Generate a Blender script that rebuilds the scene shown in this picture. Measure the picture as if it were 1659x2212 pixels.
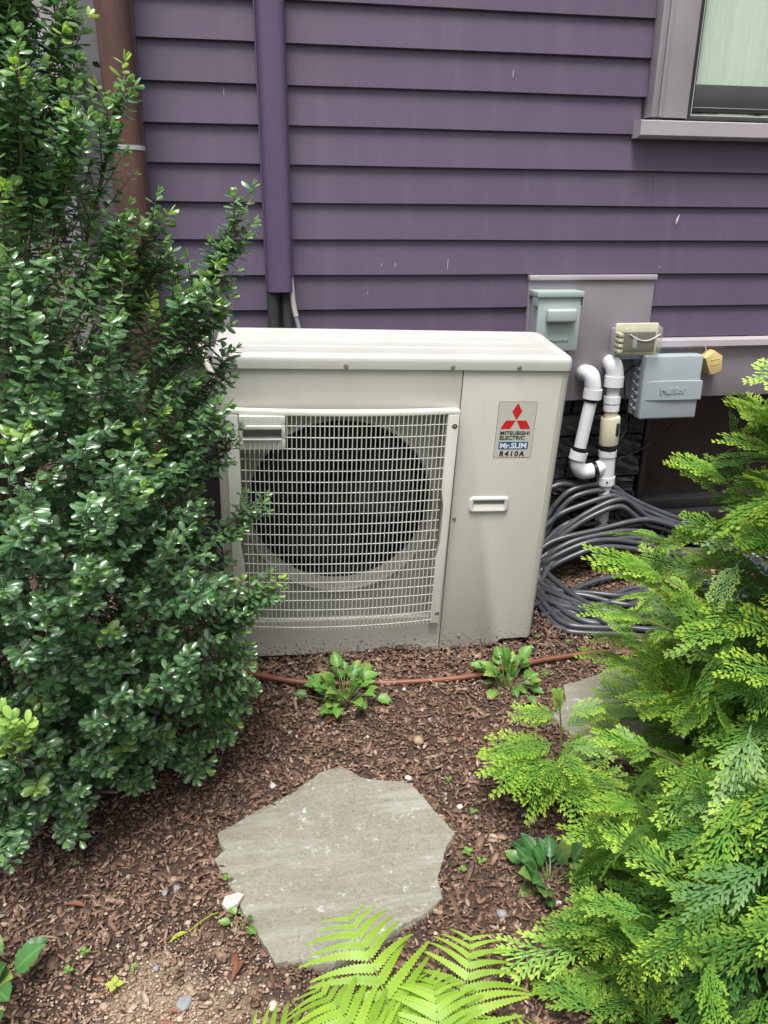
import bpy, bmesh, math, random
import numpy as np
from mathutils import Vector, Matrix, Euler

for o in list(bpy.data.objects): bpy.data.objects.remove(o)
scene = bpy.context.scene
C = scene.collection
rnd = random.Random(7)
rng = np.random.default_rng(11)

# ------------------------------------------------------------------ camera
CAM = Vector((0.3111, -2.5929, 1.2578))
cam_data = bpy.data.cameras.new('camera')
cam_data.sensor_fit = 'HORIZONTAL'; cam_data.sensor_width = 36.0
cam_data.lens = 36.0 * 1675.0 / 1659.0
cam_data.clip_start = 0.02; cam_data.clip_end = 300
cam = bpy.data.objects.new('camera', cam_data); C.objects.link(cam)
cam.matrix_world = Matrix.Translation(CAM) @ (Matrix.Rotation(-0.1677, 4, 'Z') @ Matrix.Rotation(math.pi/2 - 0.3616, 4, 'X') @ Matrix.Rotation(0.0073, 4, 'Z'))
scene.camera = cam

# ------------------------------------------------------------------ sky, sun, exposure
world = bpy.data.worlds.new('World'); scene.world = world; world.use_nodes = True
wn = world.node_tree; wn.nodes.clear()
wo = wn.nodes.new('ShaderNodeOutputWorld'); wb = wn.nodes.new('ShaderNodeBackground')
sky = wn.nodes.new('ShaderNodeTexSky'); sky.sky_type = 'NISHITA'; sky.sun_disc = False
SUN_EL, SUN_ROT = math.radians(70), math.radians(200)
sky.sun_elevation = SUN_EL; sky.sun_rotation = SUN_ROT
sky.air_density = 1.0; sky.dust_density = 6.0; sky.ozone_density = 1.0
hs = wn.nodes.new('ShaderNodeHueSaturation'); hs.inputs['Saturation'].default_value = 0.42
wn.links.new(sky.outputs[0], hs.inputs['Color']); wn.links.new(hs.outputs[0], wb.inputs['Color'])
wb.inputs['Strength'].default_value = 0.105
wn.links.new(wb.outputs[0], wo.inputs['Surface'])
sun_d = bpy.data.lights.new('sun', 'SUN'); sun_d.energy = 2.3; sun_d.angle = math.radians(24); sun_d.color = (1.0, 0.99, 0.965)
sun = bpy.data.objects.new('sun', sun_d); C.objects.link(sun)
# direction to the sun: behind the camera, high
az = SUN_ROT
sdir = Vector((math.sin(az)*math.cos(SUN_EL), math.cos(az)*math.cos(SUN_EL), math.sin(SUN_EL)))
sun.rotation_euler = sdir.to_track_quat('Z', 'Y').to_euler()
sun.location = (0, -6, 8)
scene.view_settings.view_transform = 'Standard'; scene.view_settings.look = 'None'
scene.view_settings.gamma = 1.0; scene.view_settings.use_curve_mapping = False
scene.view_settings.exposure = 0.84
scene.render.engine = 'CYCLES'
scene.cycles.max_bounces = 6; scene.cycles.transparent_max_bounces = 12

# ------------------------------------------------------------------ materials
def mat(name): 
    m = bpy.data.materials.new(name); m.use_nodes = True
    return m
def PB(m): return m.node_tree.nodes['Principled BSDF']
def N(m, t, **kw):
    n = m.node_tree.nodes.new(t)
    for k, v in kw.items():
        if k in n.inputs: n.inputs[k].default_value = v
        else: setattr(n, k, v)
    return n
def L(m, a, b): m.node_tree.links.new(a, b)
def ramp(m, fac, stops, interp='LINEAR'):
    r = N(m, 'ShaderNodeValToRGB'); r.color_ramp.interpolation = interp
    el = r.color_ramp.elements
    while len(el) < len(stops): el.new(0.5)
    for e, (p, c) in zip(el, stops):
        e.position = p; e.color = (*c, 1) if len(c) == 3 else c
    L(m, fac, r.inputs[0]); return r.outputs[0]
def noise(m, scale, detail=4, rough=0.55, coord=None, stretch=None):
    n = N(m, 'ShaderNodeTexNoise'); n.inputs['Scale'].default_value = scale
    n.inputs['Detail'].default_value = detail; n.inputs['Roughness'].default_value = rough
    tc = N(m, 'ShaderNodeTexCoord'); src = tc.outputs[coord or 'Object']
    if stretch:
        mp = N(m, 'ShaderNodeMapping'); mp.inputs['Scale'].default_value = stretch
        L(m, src, mp.inputs[0]); src = mp.outputs[0]
    L(m, src, n.inputs['Vector']); return n.outputs['Fac']
def mix(m, fac, a, b, mode='MIX'):
    n = N(m, 'ShaderNodeMix'); n.data_type = 'RGBA'; n.blend_type = mode
    for s, v in ((0, fac), (6, a), (7, b)):
        if hasattr(v, 'links') or hasattr(v, 'is_linked'): L(m, v, n.inputs[s])
        elif s == 0: n.inputs[0].default_value = v
        else: n.inputs[s].default_value = (*v, 1)
    return n.outputs[2]
def bump(m, h, strength=0.3, dist=0.002):
    b = N(m, 'ShaderNodeBump'); b.inputs['Strength'].default_value = strength; b.inputs['Distance'].default_value = dist
    L(m, h, b.inputs['Height']); L(m, b.outputs[0], PB(m).inputs['Normal']); return b
def plain(name, col, rough=0.5, metal=0.0, var=0.12, scale=9, fine=0.0, fscale=400, spec=0.5, stretch=None):
    """paint or plastic whose tone drifts a little, with light dirt"""
    m = mat(name); p = PB(m)
    c2 = tuple(max(0, c*(1-var)) for c in col); c1 = tuple(min(1, c*(1+var*0.6)) for c in col)
    f = noise(m, scale, 6, 0.6, stretch=stretch)
    L(m, ramp(m, f, [(0.32, c2), (0.68, c1)]), p.inputs['Base Color'])
    p.inputs['Roughness'].default_value = rough; p.inputs['Metallic'].default_value = metal
    p.inputs['Specular IOR Level'].default_value = spec
    if fine: bump(m, noise(m, fscale, 3), fine, 0.0006)
    return m

# siding paint: purple grey, slight per-board drift, linen-like fine grain and a few scuffs
def siding_mat():
    m = mat('siding_paint'); p = PB(m)
    oi = N(m, 'ShaderNodeObjectInfo')
    big = noise(m, 1.3, 3)
    base = ramp(m, big, [(0.3, (0.085, 0.066, 0.107)), (0.55, (0.096, 0.074, 0.116)), (0.75, (0.107, 0.079, 0.112))])
    fine = noise(m, 420, 2, 0.7)
    c = mix(m, 0.30, base, ramp(m, fine, [(0.3, (0.060, 0.045, 0.078)), (0.7, (0.150, 0.120, 0.178))]))
    h = N(m, 'ShaderNodeHueSaturation'); L(m, c, h.inputs['Color'])
    mr = N(m, 'ShaderNodeMapRange'); mr.inputs['To Min'].default_value = 0.93; mr.inputs['To Max'].default_value = 1.06
    L(m, oi.outputs['Random'], mr.inputs['Value']); L(m, mr.outputs[0], h.inputs['Value'])
    # dusty film that gathers in faint streaks
    st = noise(m, 5, 5, 0.6, stretch=(3, 1, 0.25))
    c2 = mix(m, ramp(m, st, [(0.5, (0, 0, 0)), (0.85, (0.16, 0.16, 0.16))]), h.outputs[0], (0.24, 0.21, 0.24))
    L(m, c2, p.inputs['Base Color']); p.inputs['Roughness'].default_value = 0.5
    p.inputs['Specular IOR Level'].default_value = 0.4
    bump(m, noise(m, 260, 3, 0.7, stretch=(1, 1, 1.8)), 0.25, 0.0008)
    return m
M = {}
M['siding'] = siding_mat()
M['trim'] = plain('mauve_grey_trim_paint', (0.37, 0.34, 0.365), 0.45, var=0.08, fine=0.15, fscale=300)
M['panel'] = plain('panel_and_shaded_trim_paint', (0.215, 0.195, 0.215), 0.42, var=0.08, fine=0.2, fscale=350)  # skirt is the trim paint; its darker light is put into this grey
M['greyboard'] = plain('neutral_grey_board', (0.15, 0.145, 0.155), 0.5, var=0.12)
M['conduit'] = plain('purple_duct_paint', (0.100, 0.070, 0.132), 0.42, var=0.08, fine=0.12)
M['unit'] = None
def unit_mat():
    m = mat('cream_enamel'); p = PB(m)
    big = noise(m, 3.0, 5, 0.6, stretch=(1.5, 1, 0.5))
    base = ramp(m, big, [(0.3, (0.50, 0.492, 0.435)), (0.7, (0.56, 0.552, 0.495))])
    sp = noise(m, 95, 4, 0.75)
    tc = N(m, 'ShaderNodeTexCoord'); sx = N(m, 'ShaderNodeSeparateXYZ'); L(m, tc.outputs['Object'], sx.inputs[0])
    # splashed soil: specks thin out with height above the bed
    mr = N(m, 'ShaderNodeMapRange'); mr.inputs['From Min'].default_value = 0.0; mr.inputs['From Max'].default_value = 0.15
    mr.inputs['To Min'].default_value = 0.13; mr.inputs['To Max'].default_value = -0.05
    L(m, sx.outputs['Z'], mr.inputs['Value'])
    ad = N(m, 'ShaderNodeMath', operation='ADD'); L(m, sp, ad.inputs[0]); L(m, mr.outputs[0], ad.inputs[1])
    c = mix(m, ramp(m, ad.outputs[0], [(0.635, (0, 0, 0)), (0.67, (0.8, 0.8, 0.8))]), base, (0.06, 0.04, 0.028))
    # streaks of grime
    st = noise(m, 14, 6, 0.65, stretch=(4, 1, 0.3))
    c = mix(m, ramp(m, st, [(0.56, (0, 0, 0)), (0.8, (0.22, 0.22, 0.22))]), c, (0.28, 0.255, 0.2))
    L(m, c, p.inputs['Base Color']); p.inputs['Roughness'].default_value = 0.42
    bump(m, noise(m, 500, 2), 0.08, 0.0004)
    return m
M['unit'] = unit_mat()
def top_mat():
    m = mat('cream_enamel_lid'); p = PB(m)
    base = ramp(m, noise(m, 6, 5, 0.6), [(0.3, (0.42, 0.418, 0.395)), (0.7, (0.48, 0.478, 0.455))])
    c = mix(m, ramp(m, noise(m, 60, 5, 0.7), [(0.62, (0, 0, 0)), (0.74, (0.5, 0.5, 0.5))]), base, (0.30, 0.29, 0.27))
    c = mix(m, ramp(m, noise(m, 11, 4, 0.5, stretch=(.5, 3, 1)), [(0.63, (0, 0, 0)), (0.7, (0.3, 0.3, 0.3))]), c, (0.48, 0.42, 0.28))
    L(m, c, p.inputs['Base Color']); p.inputs['Roughness'].default_value = 0.4
    return m
M['lid'] = top_mat()
M['grille'] = plain('cream_plastic_grille', (0.66, 0.655, 0.60), 0.4, var=0.06)
M['shroud'] = plain('shaded_shroud', (0.30, 0.295, 0.255), 0.5, var=0.2)  # dusty grey; shade of the recess behind the grille put into the colour
M['black'] = plain('matt_black', (0.012, 0.012, 0.013), 0.6)
M['fan'] = plain('fan_plastic', (0.009, 0.009, 0.010), 0.5)
M['fins'] = plain('coil_fins', (0.014, 0.014, 0.015), 0.6)
M['steel'] = plain('zinc_screw', (0.55, 0.53, 0.48), 0.35, metal=0.85)
M['red'] = plain('red_print', (0.62, 0.02, 0.022), 0.4, var=0.02)
M['ink'] = plain('black_print', (0.012, 0.012, 0.014), 0.4, var=0.02)
M['blue'] = plain('blue_print', (0.012, 0.10, 0.26), 0.4, var=0.02)
M['white_print'] = plain('white_print', (0.75, 0.78, 0.8), 0.4, var=0.02)
M['sticker'] = plain('sticker_film', (0.56, 0.555, 0.50), 0.3, var=0.03)
M['pvc'] = plain('white_pvc', (0.66, 0.66, 0.69), 0.28, var=0.08, scale=14)
M['pvc_cream'] = plain('cream_pvc', (0.62, 0.59, 0.43), 0.35, var=0.08)
M['glue'] = plain('black_sealant', (0.01, 0.01, 0.012), 0.35)
M['milbank'] = plain('pale_grey_green_enamel', (0.36, 0.42, 0.41), 0.38, var=0.05, fine=0.05)
M['hunter'] = plain('blue_grey_plastic', (0.33, 0.375, 0.395), 0.42, var=0.05)
M['lilac_box'] = plain('lilac_grey_box', (0.36, 0.36, 0.45), 0.4)
M['sensor'] = plain('yellowed_plastic', (0.60, 0.47, 0.20), 0.5, var=0.12, scale=30)
M['yellow_ring'] = plain('yellowed_rim', (0.60, 0.57, 0.40), 0.3, var=0.15, scale=30)
M['hose'] = plain('grey_hose', (0.062, 0.067, 0.074), 0.30, var=0.25, scale=25)
M['drip'] = plain('brown_poly_tube', (0.20, 0.072, 0.045), 0.42, var=0.2, scale=12)
M['foam'] = plain('black_foam', (0.022, 0.024, 0.026), 0.85, fine=0.5, fscale=250)
M['flex'] = plain('white_corrugated', (0.55, 0.50, 0.44), 0.5)
M['flex_grey'] = plain('grey_cable', (0.24, 0.26, 0.28), 0.45)
M['cable'] = plain('black_cable', (0.012, 0.012, 0.013), 0.5)
M['sash'] = plain('dark_green_grey_sash', (0.042, 0.047, 0.044), 0.4)
M['black_frame'] = plain('black_painted_frame', (0.016, 0.016, 0.017), 0.3)
M['sash_line'] = plain('pale_bead', (0.55, 0.54, 0.50), 0.4)
M['room'] = plain('dim_room', (0.20, 0.19, 0.17), 0.9)
M['bed_soil'] = None

def copper_mat():
    m = mat('aged_copper'); p = PB(m)
    f = noise(m, 7, 6, 0.65, stretch=(1.5, 1.5, 0.35))
    L(m, ramp(m, f, [(0.28, (0.060, 0.044, 0.040)), (0.45, (0.105, 0.058, 0.050)), (0.6, (0.155, 0.078, 0.062)), (0.72, (0.17, 0.125, 0.112))]), p.inputs['Base Color'])
    p.inputs['Metallic'].default_value = 0.35; p.inputs['Roughness'].default_value = 0.42
    bump(m, noise(m, 60, 4), 0.1, 0.001)
    return m
M['copper'] = copper_mat()
def stone_wall_mat():
    m = mat('black_painted_stone'); p = PB(m)
    f = noise(m, 40, 8, 0.7)
    chips = noise(m, 55, 6, 0.8)
    c = mix(m, ramp(m, chips, [(0.66, (0, 0, 0)), (0.72, (0.8, 0.8, 0.8))]), (0.016, 0.016, 0.019), (0.10, 0.095, 0.09))
    L(m, c, p.inputs['Base Color']); p.inputs['Roughness'].default_value = 0.38
    bump(m, f, 0.8, 0.006)
    return m
M['blackstone'] = stone_wall_mat()
def flag_mat():
    m = mat('grey_green_flagstone'); p = PB(m)
    a = noise(m, 5, 8, 0.62); b = noise(m, 45, 6, 0.7); d = noise(m, 160, 5, 0.75)
    c = ramp(m, a, [(0.30, (0.18, 0.170, 0.122)), (0.5, (0.225, 0.215, 0.165)), (0.68, (0.27, 0.262, 0.215))])
    c = mix(m, 0.35, c, ramp(m, noise(m, 110, 6, 0.75), [(0.34, (0.12, 0.113, 0.080)), (0.66, (0.34, 0.33, 0.285))]))
    c = mix(m, ramp(m, d, [(0.34, (0.75, 0.75, 0.75)), (0.44, (0, 0, 0))]), c, (0.075, 0.066, 0.042))
    tc = N(m, 'ShaderNodeTexCoord'); mp = N(m, 'ShaderNodeMapping'); mp.inputs['Rotation'].default_value = (0, 0, math.radians(38)); mp.inputs['Scale'].default_value = (2.0, 16, 1)
    L(m, tc.outputs['Object'], mp.inputs[0]); dn = N(m, 'ShaderNodeTexNoise'); dn.inputs['Scale'].default_value = 1.6; dn.inputs['Detail'].default_value = 7; L(m, mp.outputs[0], dn.inputs['Vector'])
    c = mix(m, ramp(m, dn.outputs['Fac'], [(0.52, (0, 0, 0)), (0.60, (0.55, 0.55, 0.55)), (0.68, (0, 0, 0))]), c, (0.33, 0.325, 0.29))
    c = mix(m, ramp(m, noise(m, 3.4, 3), [(0.45, (0, 0, 0)), (0.65, (0.45, 0.45, 0.45))]), c, (0.175, 0.165, 0.115))
    w = noise(m, 34, 9, 0.85)
    c = mix(m, ramp(m, w, [(0.57, (0, 0, 0)), (0.63, (0.85, 0.85, 0.85))]), c, (0.46, 0.49, 0.48))
    ln = noise(m, 9, 5, 0.6, stretch=(3, 5, 1))
    L(m, c, p.inputs['Base Color']); p.inputs['Roughness'].default_value = 0.62
    mx = N(m, 'ShaderNodeMath', operation='ADD'); L(m, b, mx.inputs[0]); L(m, dn.outputs['Fac'], mx.inputs[1])
    bump(m, mx.outputs[0], 0.8, 0.006)
    return m
M['flag'] = flag_mat()

def soil_mat():
    m = mat('mulch_bed_soil'); p = PB(m)
    a = noise(m, 90, 8, 0.75); b = noise(m, 3.2, 4); v = N(m, 'ShaderNodeTexVoronoi'); v.inputs['Scale'].default_value = 130
    tc = N(m, 'ShaderNodeTexCoord'); L(m, tc.outputs['Object'], v.inputs['Vector'])
    c = ramp(m, a, [(0.3, (0.022, 0.013, 0.009)), (0.5, (0.055, 0.032, 0.022)), (0.7, (0.12, 0.075, 0.052))])
    # sandy bare patch at the front-left of the bed
    mp = N(m, 'ShaderNodeMapping'); mp.inputs['Location'].default_value = (-0.10, 1.60, 0); mp.vector_type = 'POINT'
    L(m, tc.outputs['Object'], mp.inputs[0])
    ln = N(m, 'ShaderNodeVectorMath', operation='LENGTH'); 
    sc = N(m, 'ShaderNodeVectorMath', operation='MULTIPLY'); sc.inputs[1].default_value = (1.0, 1.0, 0); L(m, mp.outputs[0], sc.inputs[0]); L(m, sc.outputs[0], ln.inputs[0])
    s = N(m, 'ShaderNodeMath', operation='MULTIPLY'); s.inputs[1].default_value = 2.6; L(m, ln.outputs['Value'], s.inputs[0])
    ad = N(m, 'ShaderNodeMath', operation='ADD'); L(m, s.outputs[0], ad.inputs[0])
    nn = noise(m, 14, 6, 0.7); L(m, nn, ad.inputs[1])
    sand = ramp(m, noise(m, 260, 5, 0.8), [(0.3, (0.16, 0.11, 0.07)), (0.7, (0.36, 0.28, 0.19))])
    c = mix(m, ramp(m, ad.outputs[0], [(0.85, (0.9, 0.9, 0.9)), (1.0, (0, 0, 0))]) if False else ramp(m, ad.outputs[0], [(0.75, (1, 1, 1)), (0.99, (0, 0, 0))]), c, sand)
    L(m, c, p.inputs['Base Color']); p.inputs['Roughness'].default_value = 0.9
    mm = N(m, 'ShaderNodeMath', operation='ADD'); L(m, a, mm.inputs[0]); L(m, v.outputs['Distance'], mm.inputs[1])
    bump(m, mm.outputs[0], 0.8, 0.006)
    return m
M['soil'] = soil_mat()

def attr_col(m, name='tint'):
    a = N(m, 'ShaderNodeAttribute'); a.attribute_name = name
    return a.outputs['Color']
def chip_mat():
    m = mat('bark_chips'); p = PB(m)
    s = N(m, 'ShaderNodeSeparateColor'); L(m, attr_col(m), s.inputs[0])
    c = ramp(m, s.outputs[0], [(0.0, (0.030, 0.017, 0.012)), (0.28, (0.092, 0.050, 0.032)), (0.52, (0.195, 0.112, 0.072)), (0.78, (0.33, 0.205, 0.135)), (0.95, (0.44, 0.34, 0.25)), (1.0, (0.60, 0.50, 0.38))])
    c = mix(m, 0.35, c, ramp(m, noise(m, 220, 4, 0.7), [(0.3, (0.02, 0.012, 0.009)), (0.7, (0.22, 0.14, 0.10))]), 'MIX')
    L(m, c, p.inputs['Base Color']); p.inputs['Roughness'].default_value = 0.8
    return m
M['chips'] = chip_mat()
def pebble_mat(name, c0, c1):
    m = mat(name); p = PB(m)
    L(m, ramp(m, noise(m, 60, 6, 0.7), [(0.3, c0), (0.7, c1)]), p.inputs['Base Color']); p.inputs['Roughness'].default_value = 0.6
    bump(m, noise(m, 120, 5), 0.3, 0.001); return m
M['peb_tan'] = pebble_mat('tan_pebble', (0.22, 0.15, 0.10), (0.38, 0.28, 0.19))
M['peb_grey'] = pebble_mat('grey_pebble', (0.17, 0.17, 0.18), (0.30, 0.30, 0.32))
M['peb_white'] = pebble_mat('pale_pebble', (0.36, 0.33, 0.30), (0.56, 0.54, 0.50))

def leaf_mat(name, c_dark, c_mid, c_light, rib, rough=0.3, trans=0.18, spec=0.5, tipcol=None, tcol=None, coat=0.0):
    """attribute tint = (across 0..1, along 0..1, random, tip)"""
    m = mat(name); p = PB(m); nt = m.node_tree
    s = N(m, 'ShaderNodeSeparateColor'); at = N(m, 'ShaderNodeAttribute'); at.attribute_name = 'tint'; L(m, at.outputs['Color'], s.inputs[0])
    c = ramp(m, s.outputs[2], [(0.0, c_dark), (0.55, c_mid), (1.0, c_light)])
    c = mix(m, 0.25, c, ramp(m, noise(m, 140, 3), [(0.35, tuple(x*0.7 for x in c_mid)), (0.65, tuple(min(1, x*1.25) for x in c_mid))]))
    if tipcol:
        c = mix(m, at.outputs['Alpha'], c, tipcol)
    if rib:
        d = N(m, 'ShaderNodeMath', operation='SUBTRACT'); d.inputs[1].default_value = 0.5; L(m, s.outputs[0], d.inputs[0])
        ab = N(m, 'ShaderNodeMath', operation='ABSOLUTE'); L(m, d.outputs[0], ab.inputs[0])
        c = mix(m, ramp(m, ab.outputs[0], [(0.02, (0.8, 0.8, 0.8)), (0.09, (0, 0, 0))]), c, rib)
    L(m, c, p.inputs['Base Color']); p.inputs['Roughness'].default_value = rough; p.inputs['Specular IOR Level'].default_value = spec
    if coat: p.inputs['Coat Weight'].default_value = coat; p.inputs['Coat Roughness'].default_value = 0.12
    if trans:
        t = N(m, 'ShaderNodeBsdfTranslucent'); ms = N(m, 'ShaderNodeMixShader'); ms.inputs[0].default_value = trans
        h = N(m, 'ShaderNodeHueSaturation'); h.inputs['Value'].default_value = 1.7; h.inputs['Saturation'].default_value = 1.1; h.inputs['Hue'].default_value = 0.49
        L(m, c, h.inputs['Color']); L(m, h.outputs[0], t.inputs[0])
        out = nt.nodes['Material Output']; L(m, p.outputs[0], ms.inputs[1]); L(m, t.outputs[0], ms.inputs[2]); L(m, ms.outputs[0], out.inputs['Surface'])
    return m
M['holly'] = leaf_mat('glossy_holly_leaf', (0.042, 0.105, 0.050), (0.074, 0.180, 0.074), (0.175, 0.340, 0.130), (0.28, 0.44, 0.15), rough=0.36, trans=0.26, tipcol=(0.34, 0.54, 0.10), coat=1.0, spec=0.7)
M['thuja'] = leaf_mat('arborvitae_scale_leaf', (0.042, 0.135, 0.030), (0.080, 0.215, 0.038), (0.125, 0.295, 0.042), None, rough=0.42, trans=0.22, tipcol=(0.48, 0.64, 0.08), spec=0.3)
M['peren'] = leaf_mat('soft_green_leaf', (0.06, 0.155, 0.03), (0.11, 0.26, 0.045), (0.18, 0.36, 0.055), (0.22, 0.36, 0.12), rough=0.42, trans=0.25, tipcol=(0.42, 0.46, 0.10))
M['peren_dark'] = leaf_mat('dark_green_leaf', (0.03, 0.10, 0.03), (0.05, 0.15, 0.04), (0.08, 0.22, 0.05), (0.12, 0.26, 0.09), rough=0.4, trans=0.2, tipcol=(0.35, 0.40, 0.08))
M['fern'] = leaf_mat('bright_fern', (0.13, 0.28, 0.025), (0.22, 0.39, 0.035), (0.31, 0.47, 0.05), None, rough=0.5, trans=0.3, tipcol=(0.40, 0.53, 0.07))
M['brownleaf'] = leaf_mat('dry_brown_leaf', (0.10, 0.04, 0.02), (0.20, 0.085, 0.045), (0.30, 0.13, 0.06), (0.12, 0.05, 0.03), rough=0.6, trans=0.1)
M['yellowleaf'] = leaf_mat('yellow_green_leaf', (0.30, 0.38, 0.05), (0.38, 0.46, 0.07), (0.45, 0.5, 0.1), (0.5, 0.5, 0.2), rough=0.45, trans=0.3)
M['orangeleaf'] = leaf_mat('orange_dead_leaf', (0.40, 0.13, 0.04), (0.5, 0.2, 0.07), (0.55, 0.25, 0.1), (0.4, 0.2, 0.1), rough=0.6, trans=0.2)
M['bgleaf'] = leaf_mat('dark_background_leaf', (0.012, 0.032, 0.010), (0.022, 0.055, 0.016), (0.045, 0.10, 0.03), None, rough=0.5, trans=0.15)
M['twig'] = plain('twig_bark', (0.13, 0.105, 0.06), 0.7, var=0.35, scale=40)
M['bark'] = plain('shrub_bark', (0.16, 0.125, 0.10), 0.8, var=0.35, scale=60, fine=0.6, fscale=120)
M['greenstem'] = plain('green_stem', (0.22, 0.30, 0.08), 0.5, var=0.2, scale=40)
M['shootstem'] = plain('olive_shoot', (0.22, 0.21, 0.085), 0.6, var=0.3, scale=30)
M['thuja_stem'] = plain('olive_stem', (0.16, 0.13, 0.045), 0.6, var=0.3, scale=40)

def glass_mat(name, tint, alpha, rough=0.02):
    m = mat(name); p = PB(m); nt = m.node_tree
    p.inputs['Base Color'].default_value = (*tint, 1); p.inputs['Roughness'].default_value = rough
    t = N(m, 'ShaderNodeBsdfTransparent'); t.inputs[0].default_value = (0.95, 0.98, 0.95, 1); ms = N(m, 'ShaderNodeMixShader'); ms.inputs[0].default_value = alpha
    L(m, p.outputs[0], ms.inputs[2]); L(m, t.outputs[0], ms.inputs[1]); L(m, ms.outputs[0], nt.nodes['Material Output'].inputs['Surface'])
    return m
M['glass'] = glass_mat('window_glass', (0.55, 0.62, 0.56), 0.22)
M['dark_glass'] = plain('dark_basement_glass', (0.014, 0.012, 0.010), 0.07, var=0.3)
def bubble_mat():
    m = glass_mat('smoky_clear_plastic', (0.55, 0.53, 0.42), 0.26, 0.10)
    return m
M['bubble'] = bubble_mat()
def curtain_mat():
    m = mat('sheer_white_curtain'); p = PB(m)
    L(m, ramp(m, noise(m, 30, 4, stretch=(6, 1, 0.4)), [(0.3, (0.76, 0.83, 0.74)), (0.7, (0.86, 0.90, 0.82))]), p.inputs['Base Color'])
    p.inputs['Roughness'].default_value = 0.9; return m
M['curtain'] = curtain_mat()

# ------------------------------------------------------------------ object helpers
def link_mesh(name, me, m=None, parent=None, smooth=False):
    o = bpy.data.objects.new(name, me); C.objects.link(o)
    if m is not None and not me.materials: me.materials.append(m)
    if parent is not None: o.parent = parent
    if smooth: me.polygons.foreach_set('use_smooth', [True]*len(me.polygons))
    return o
def from_bm(name, bm, m=None, parent=None, smooth=False, angle=None):
    bmesh.ops.recalc_face_normals(bm, faces=bm.faces)
    me = bpy.data.meshes.new(name); bm.to_mesh(me); bm.free()
    if angle is not None:
        me.polygons.foreach_set('use_smooth', [True]*len(me.polygons))
        try: me.set_sharp_from_angle(angle=math.radians(angle))
        except Exception: pass
        return link_mesh(name, me, m, parent)
    return link_mesh(name, me, m, parent, smooth)
def thing(name, label, cat, loc=(0, 0, 0), group=None):
    o = bpy.data.objects.new(name, None); C.objects.link(o); o.empty_display_size = 0.05
    o.location = loc; o['label'] = label; o['category'] = cat
    if group: o['group'] = group
    return o
def tag(o, label, cat, group=None):
    o['label'] = label; o['category'] = cat
    if group: o['group'] = group
    return o
def bm_box(bm, x0, x1, y0, y1, z0, z1, bev=0.0, seg=2):
    r = bmesh.ops.create_cube(bm, size=1.0)
    vs = r['verts']
    for v in vs:
        v.co.x = x0 + (v.co.x + .5)*(x1-x0); v.co.y = y0 + (v.co.y + .5)*(y1-y0); v.co.z = z0 + (v.co.z + .5)*(z1-z0)
    if bev > 0:
        es = list({e for v in vs for e in v.link_edges})
        bmesh.ops.bevel(bm, geom=es, offset=bev, segments=seg, affect='EDGES', profile=0.5)
    return vs
def box(name, x0, x1, y0, y1, z0, z1, m, parent=None, bev=0.0, seg=2):
    bm = bmesh.new(); bm_box(bm, x0, x1, y0, y1, z0, z1, bev, seg)
    return from_bm(name, bm, m, parent, angle=40 if bev else None)
def catmull(pts, n):
    P = [Vector(p) for p in pts]; P = [P[0]*2 - P[1]] + P + [P[-1]*2 - P[-2]]
    out = []
    for i in range(1, len(P)-2):
        for k in range(n):
            t = k/n; a, b, c, d = P[i-1], P[i], P[i+1], P[i+2]
            out.append(0.5*((2*b) + (c-a)*t + (2*a-5*b+4*c-d)*t*t + (3*b-a-3*c+d)*t**3))
    out.append(P[-2].copy()); return out
def bm_tube(bm, pts, r, n=8, cap=True):
    """r a number or list; parallel transport frame"""
    pts = [Vector(p) for p in pts]; rs = r if isinstance(r, (list, tuple)) else [r]*len(pts)
    t0 = (pts[1]-pts[0]).normalized(); up = Vector((0, 0, 1)) if abs(t0.z) < 0.9 else Vector((1, 0, 0))
    u = t0.cross(up).normalized(); rings = []
    for i, p in enumerate(pts):
        t = (pts[min(i+1, len(pts)-1)] - pts[max(i-1, 0)])
        if t.length < 1e-9: t = t0.copy()
        t.normalize(); u = (u - t*u.dot(t)).normalized(); v = t.cross(u)
        rings.append([bm.verts.new(p + (u*math.cos(2*math.pi*k/n) + v*math.sin(2*math.pi*k/n))*rs[i]) for k in range(n)])
    for a, b in zip(rings, rings[1:]):
        for k in range(n): bm.faces.new((a[k], a[(k+1) % n], b[(k+1) % n], b[k]))
    if cap:
        bm.faces.new(list(reversed(rings[0]))); bm.faces.new(rings[-1])
def tube(name, pts, r, m, parent=None, n=10):
    bm = bmesh.new(); bm_tube(bm, pts, r, n); return from_bm(name, bm, m, parent, angle=50)
def prism(name, outline, y0, y1, m, parent=None, bev=0.0):
    """outline in x,z, extruded along y"""
    bm = bmesh.new()
    a = [bm.verts.new((x, y0, z)) for x, z in outline]; b = [bm.verts.new((x, y1, z)) for x, z in outline]
    n = len(a); f = bm.faces.new(a); g = bm.faces.new(list(reversed(b)))
    for i in range(n): bm.faces.new((a[i], b[i], b[(i+1) % n], a[(i+1) % n]))
    if bev:
        es = [e for e in f.edges]
        bmesh.ops.bevel(bm, geom=es, offset=bev, segments=2, affect='EDGES', profile=0.5)
    return from_bm(name, bm, m, parent, angle=40 if bev else None)
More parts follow.
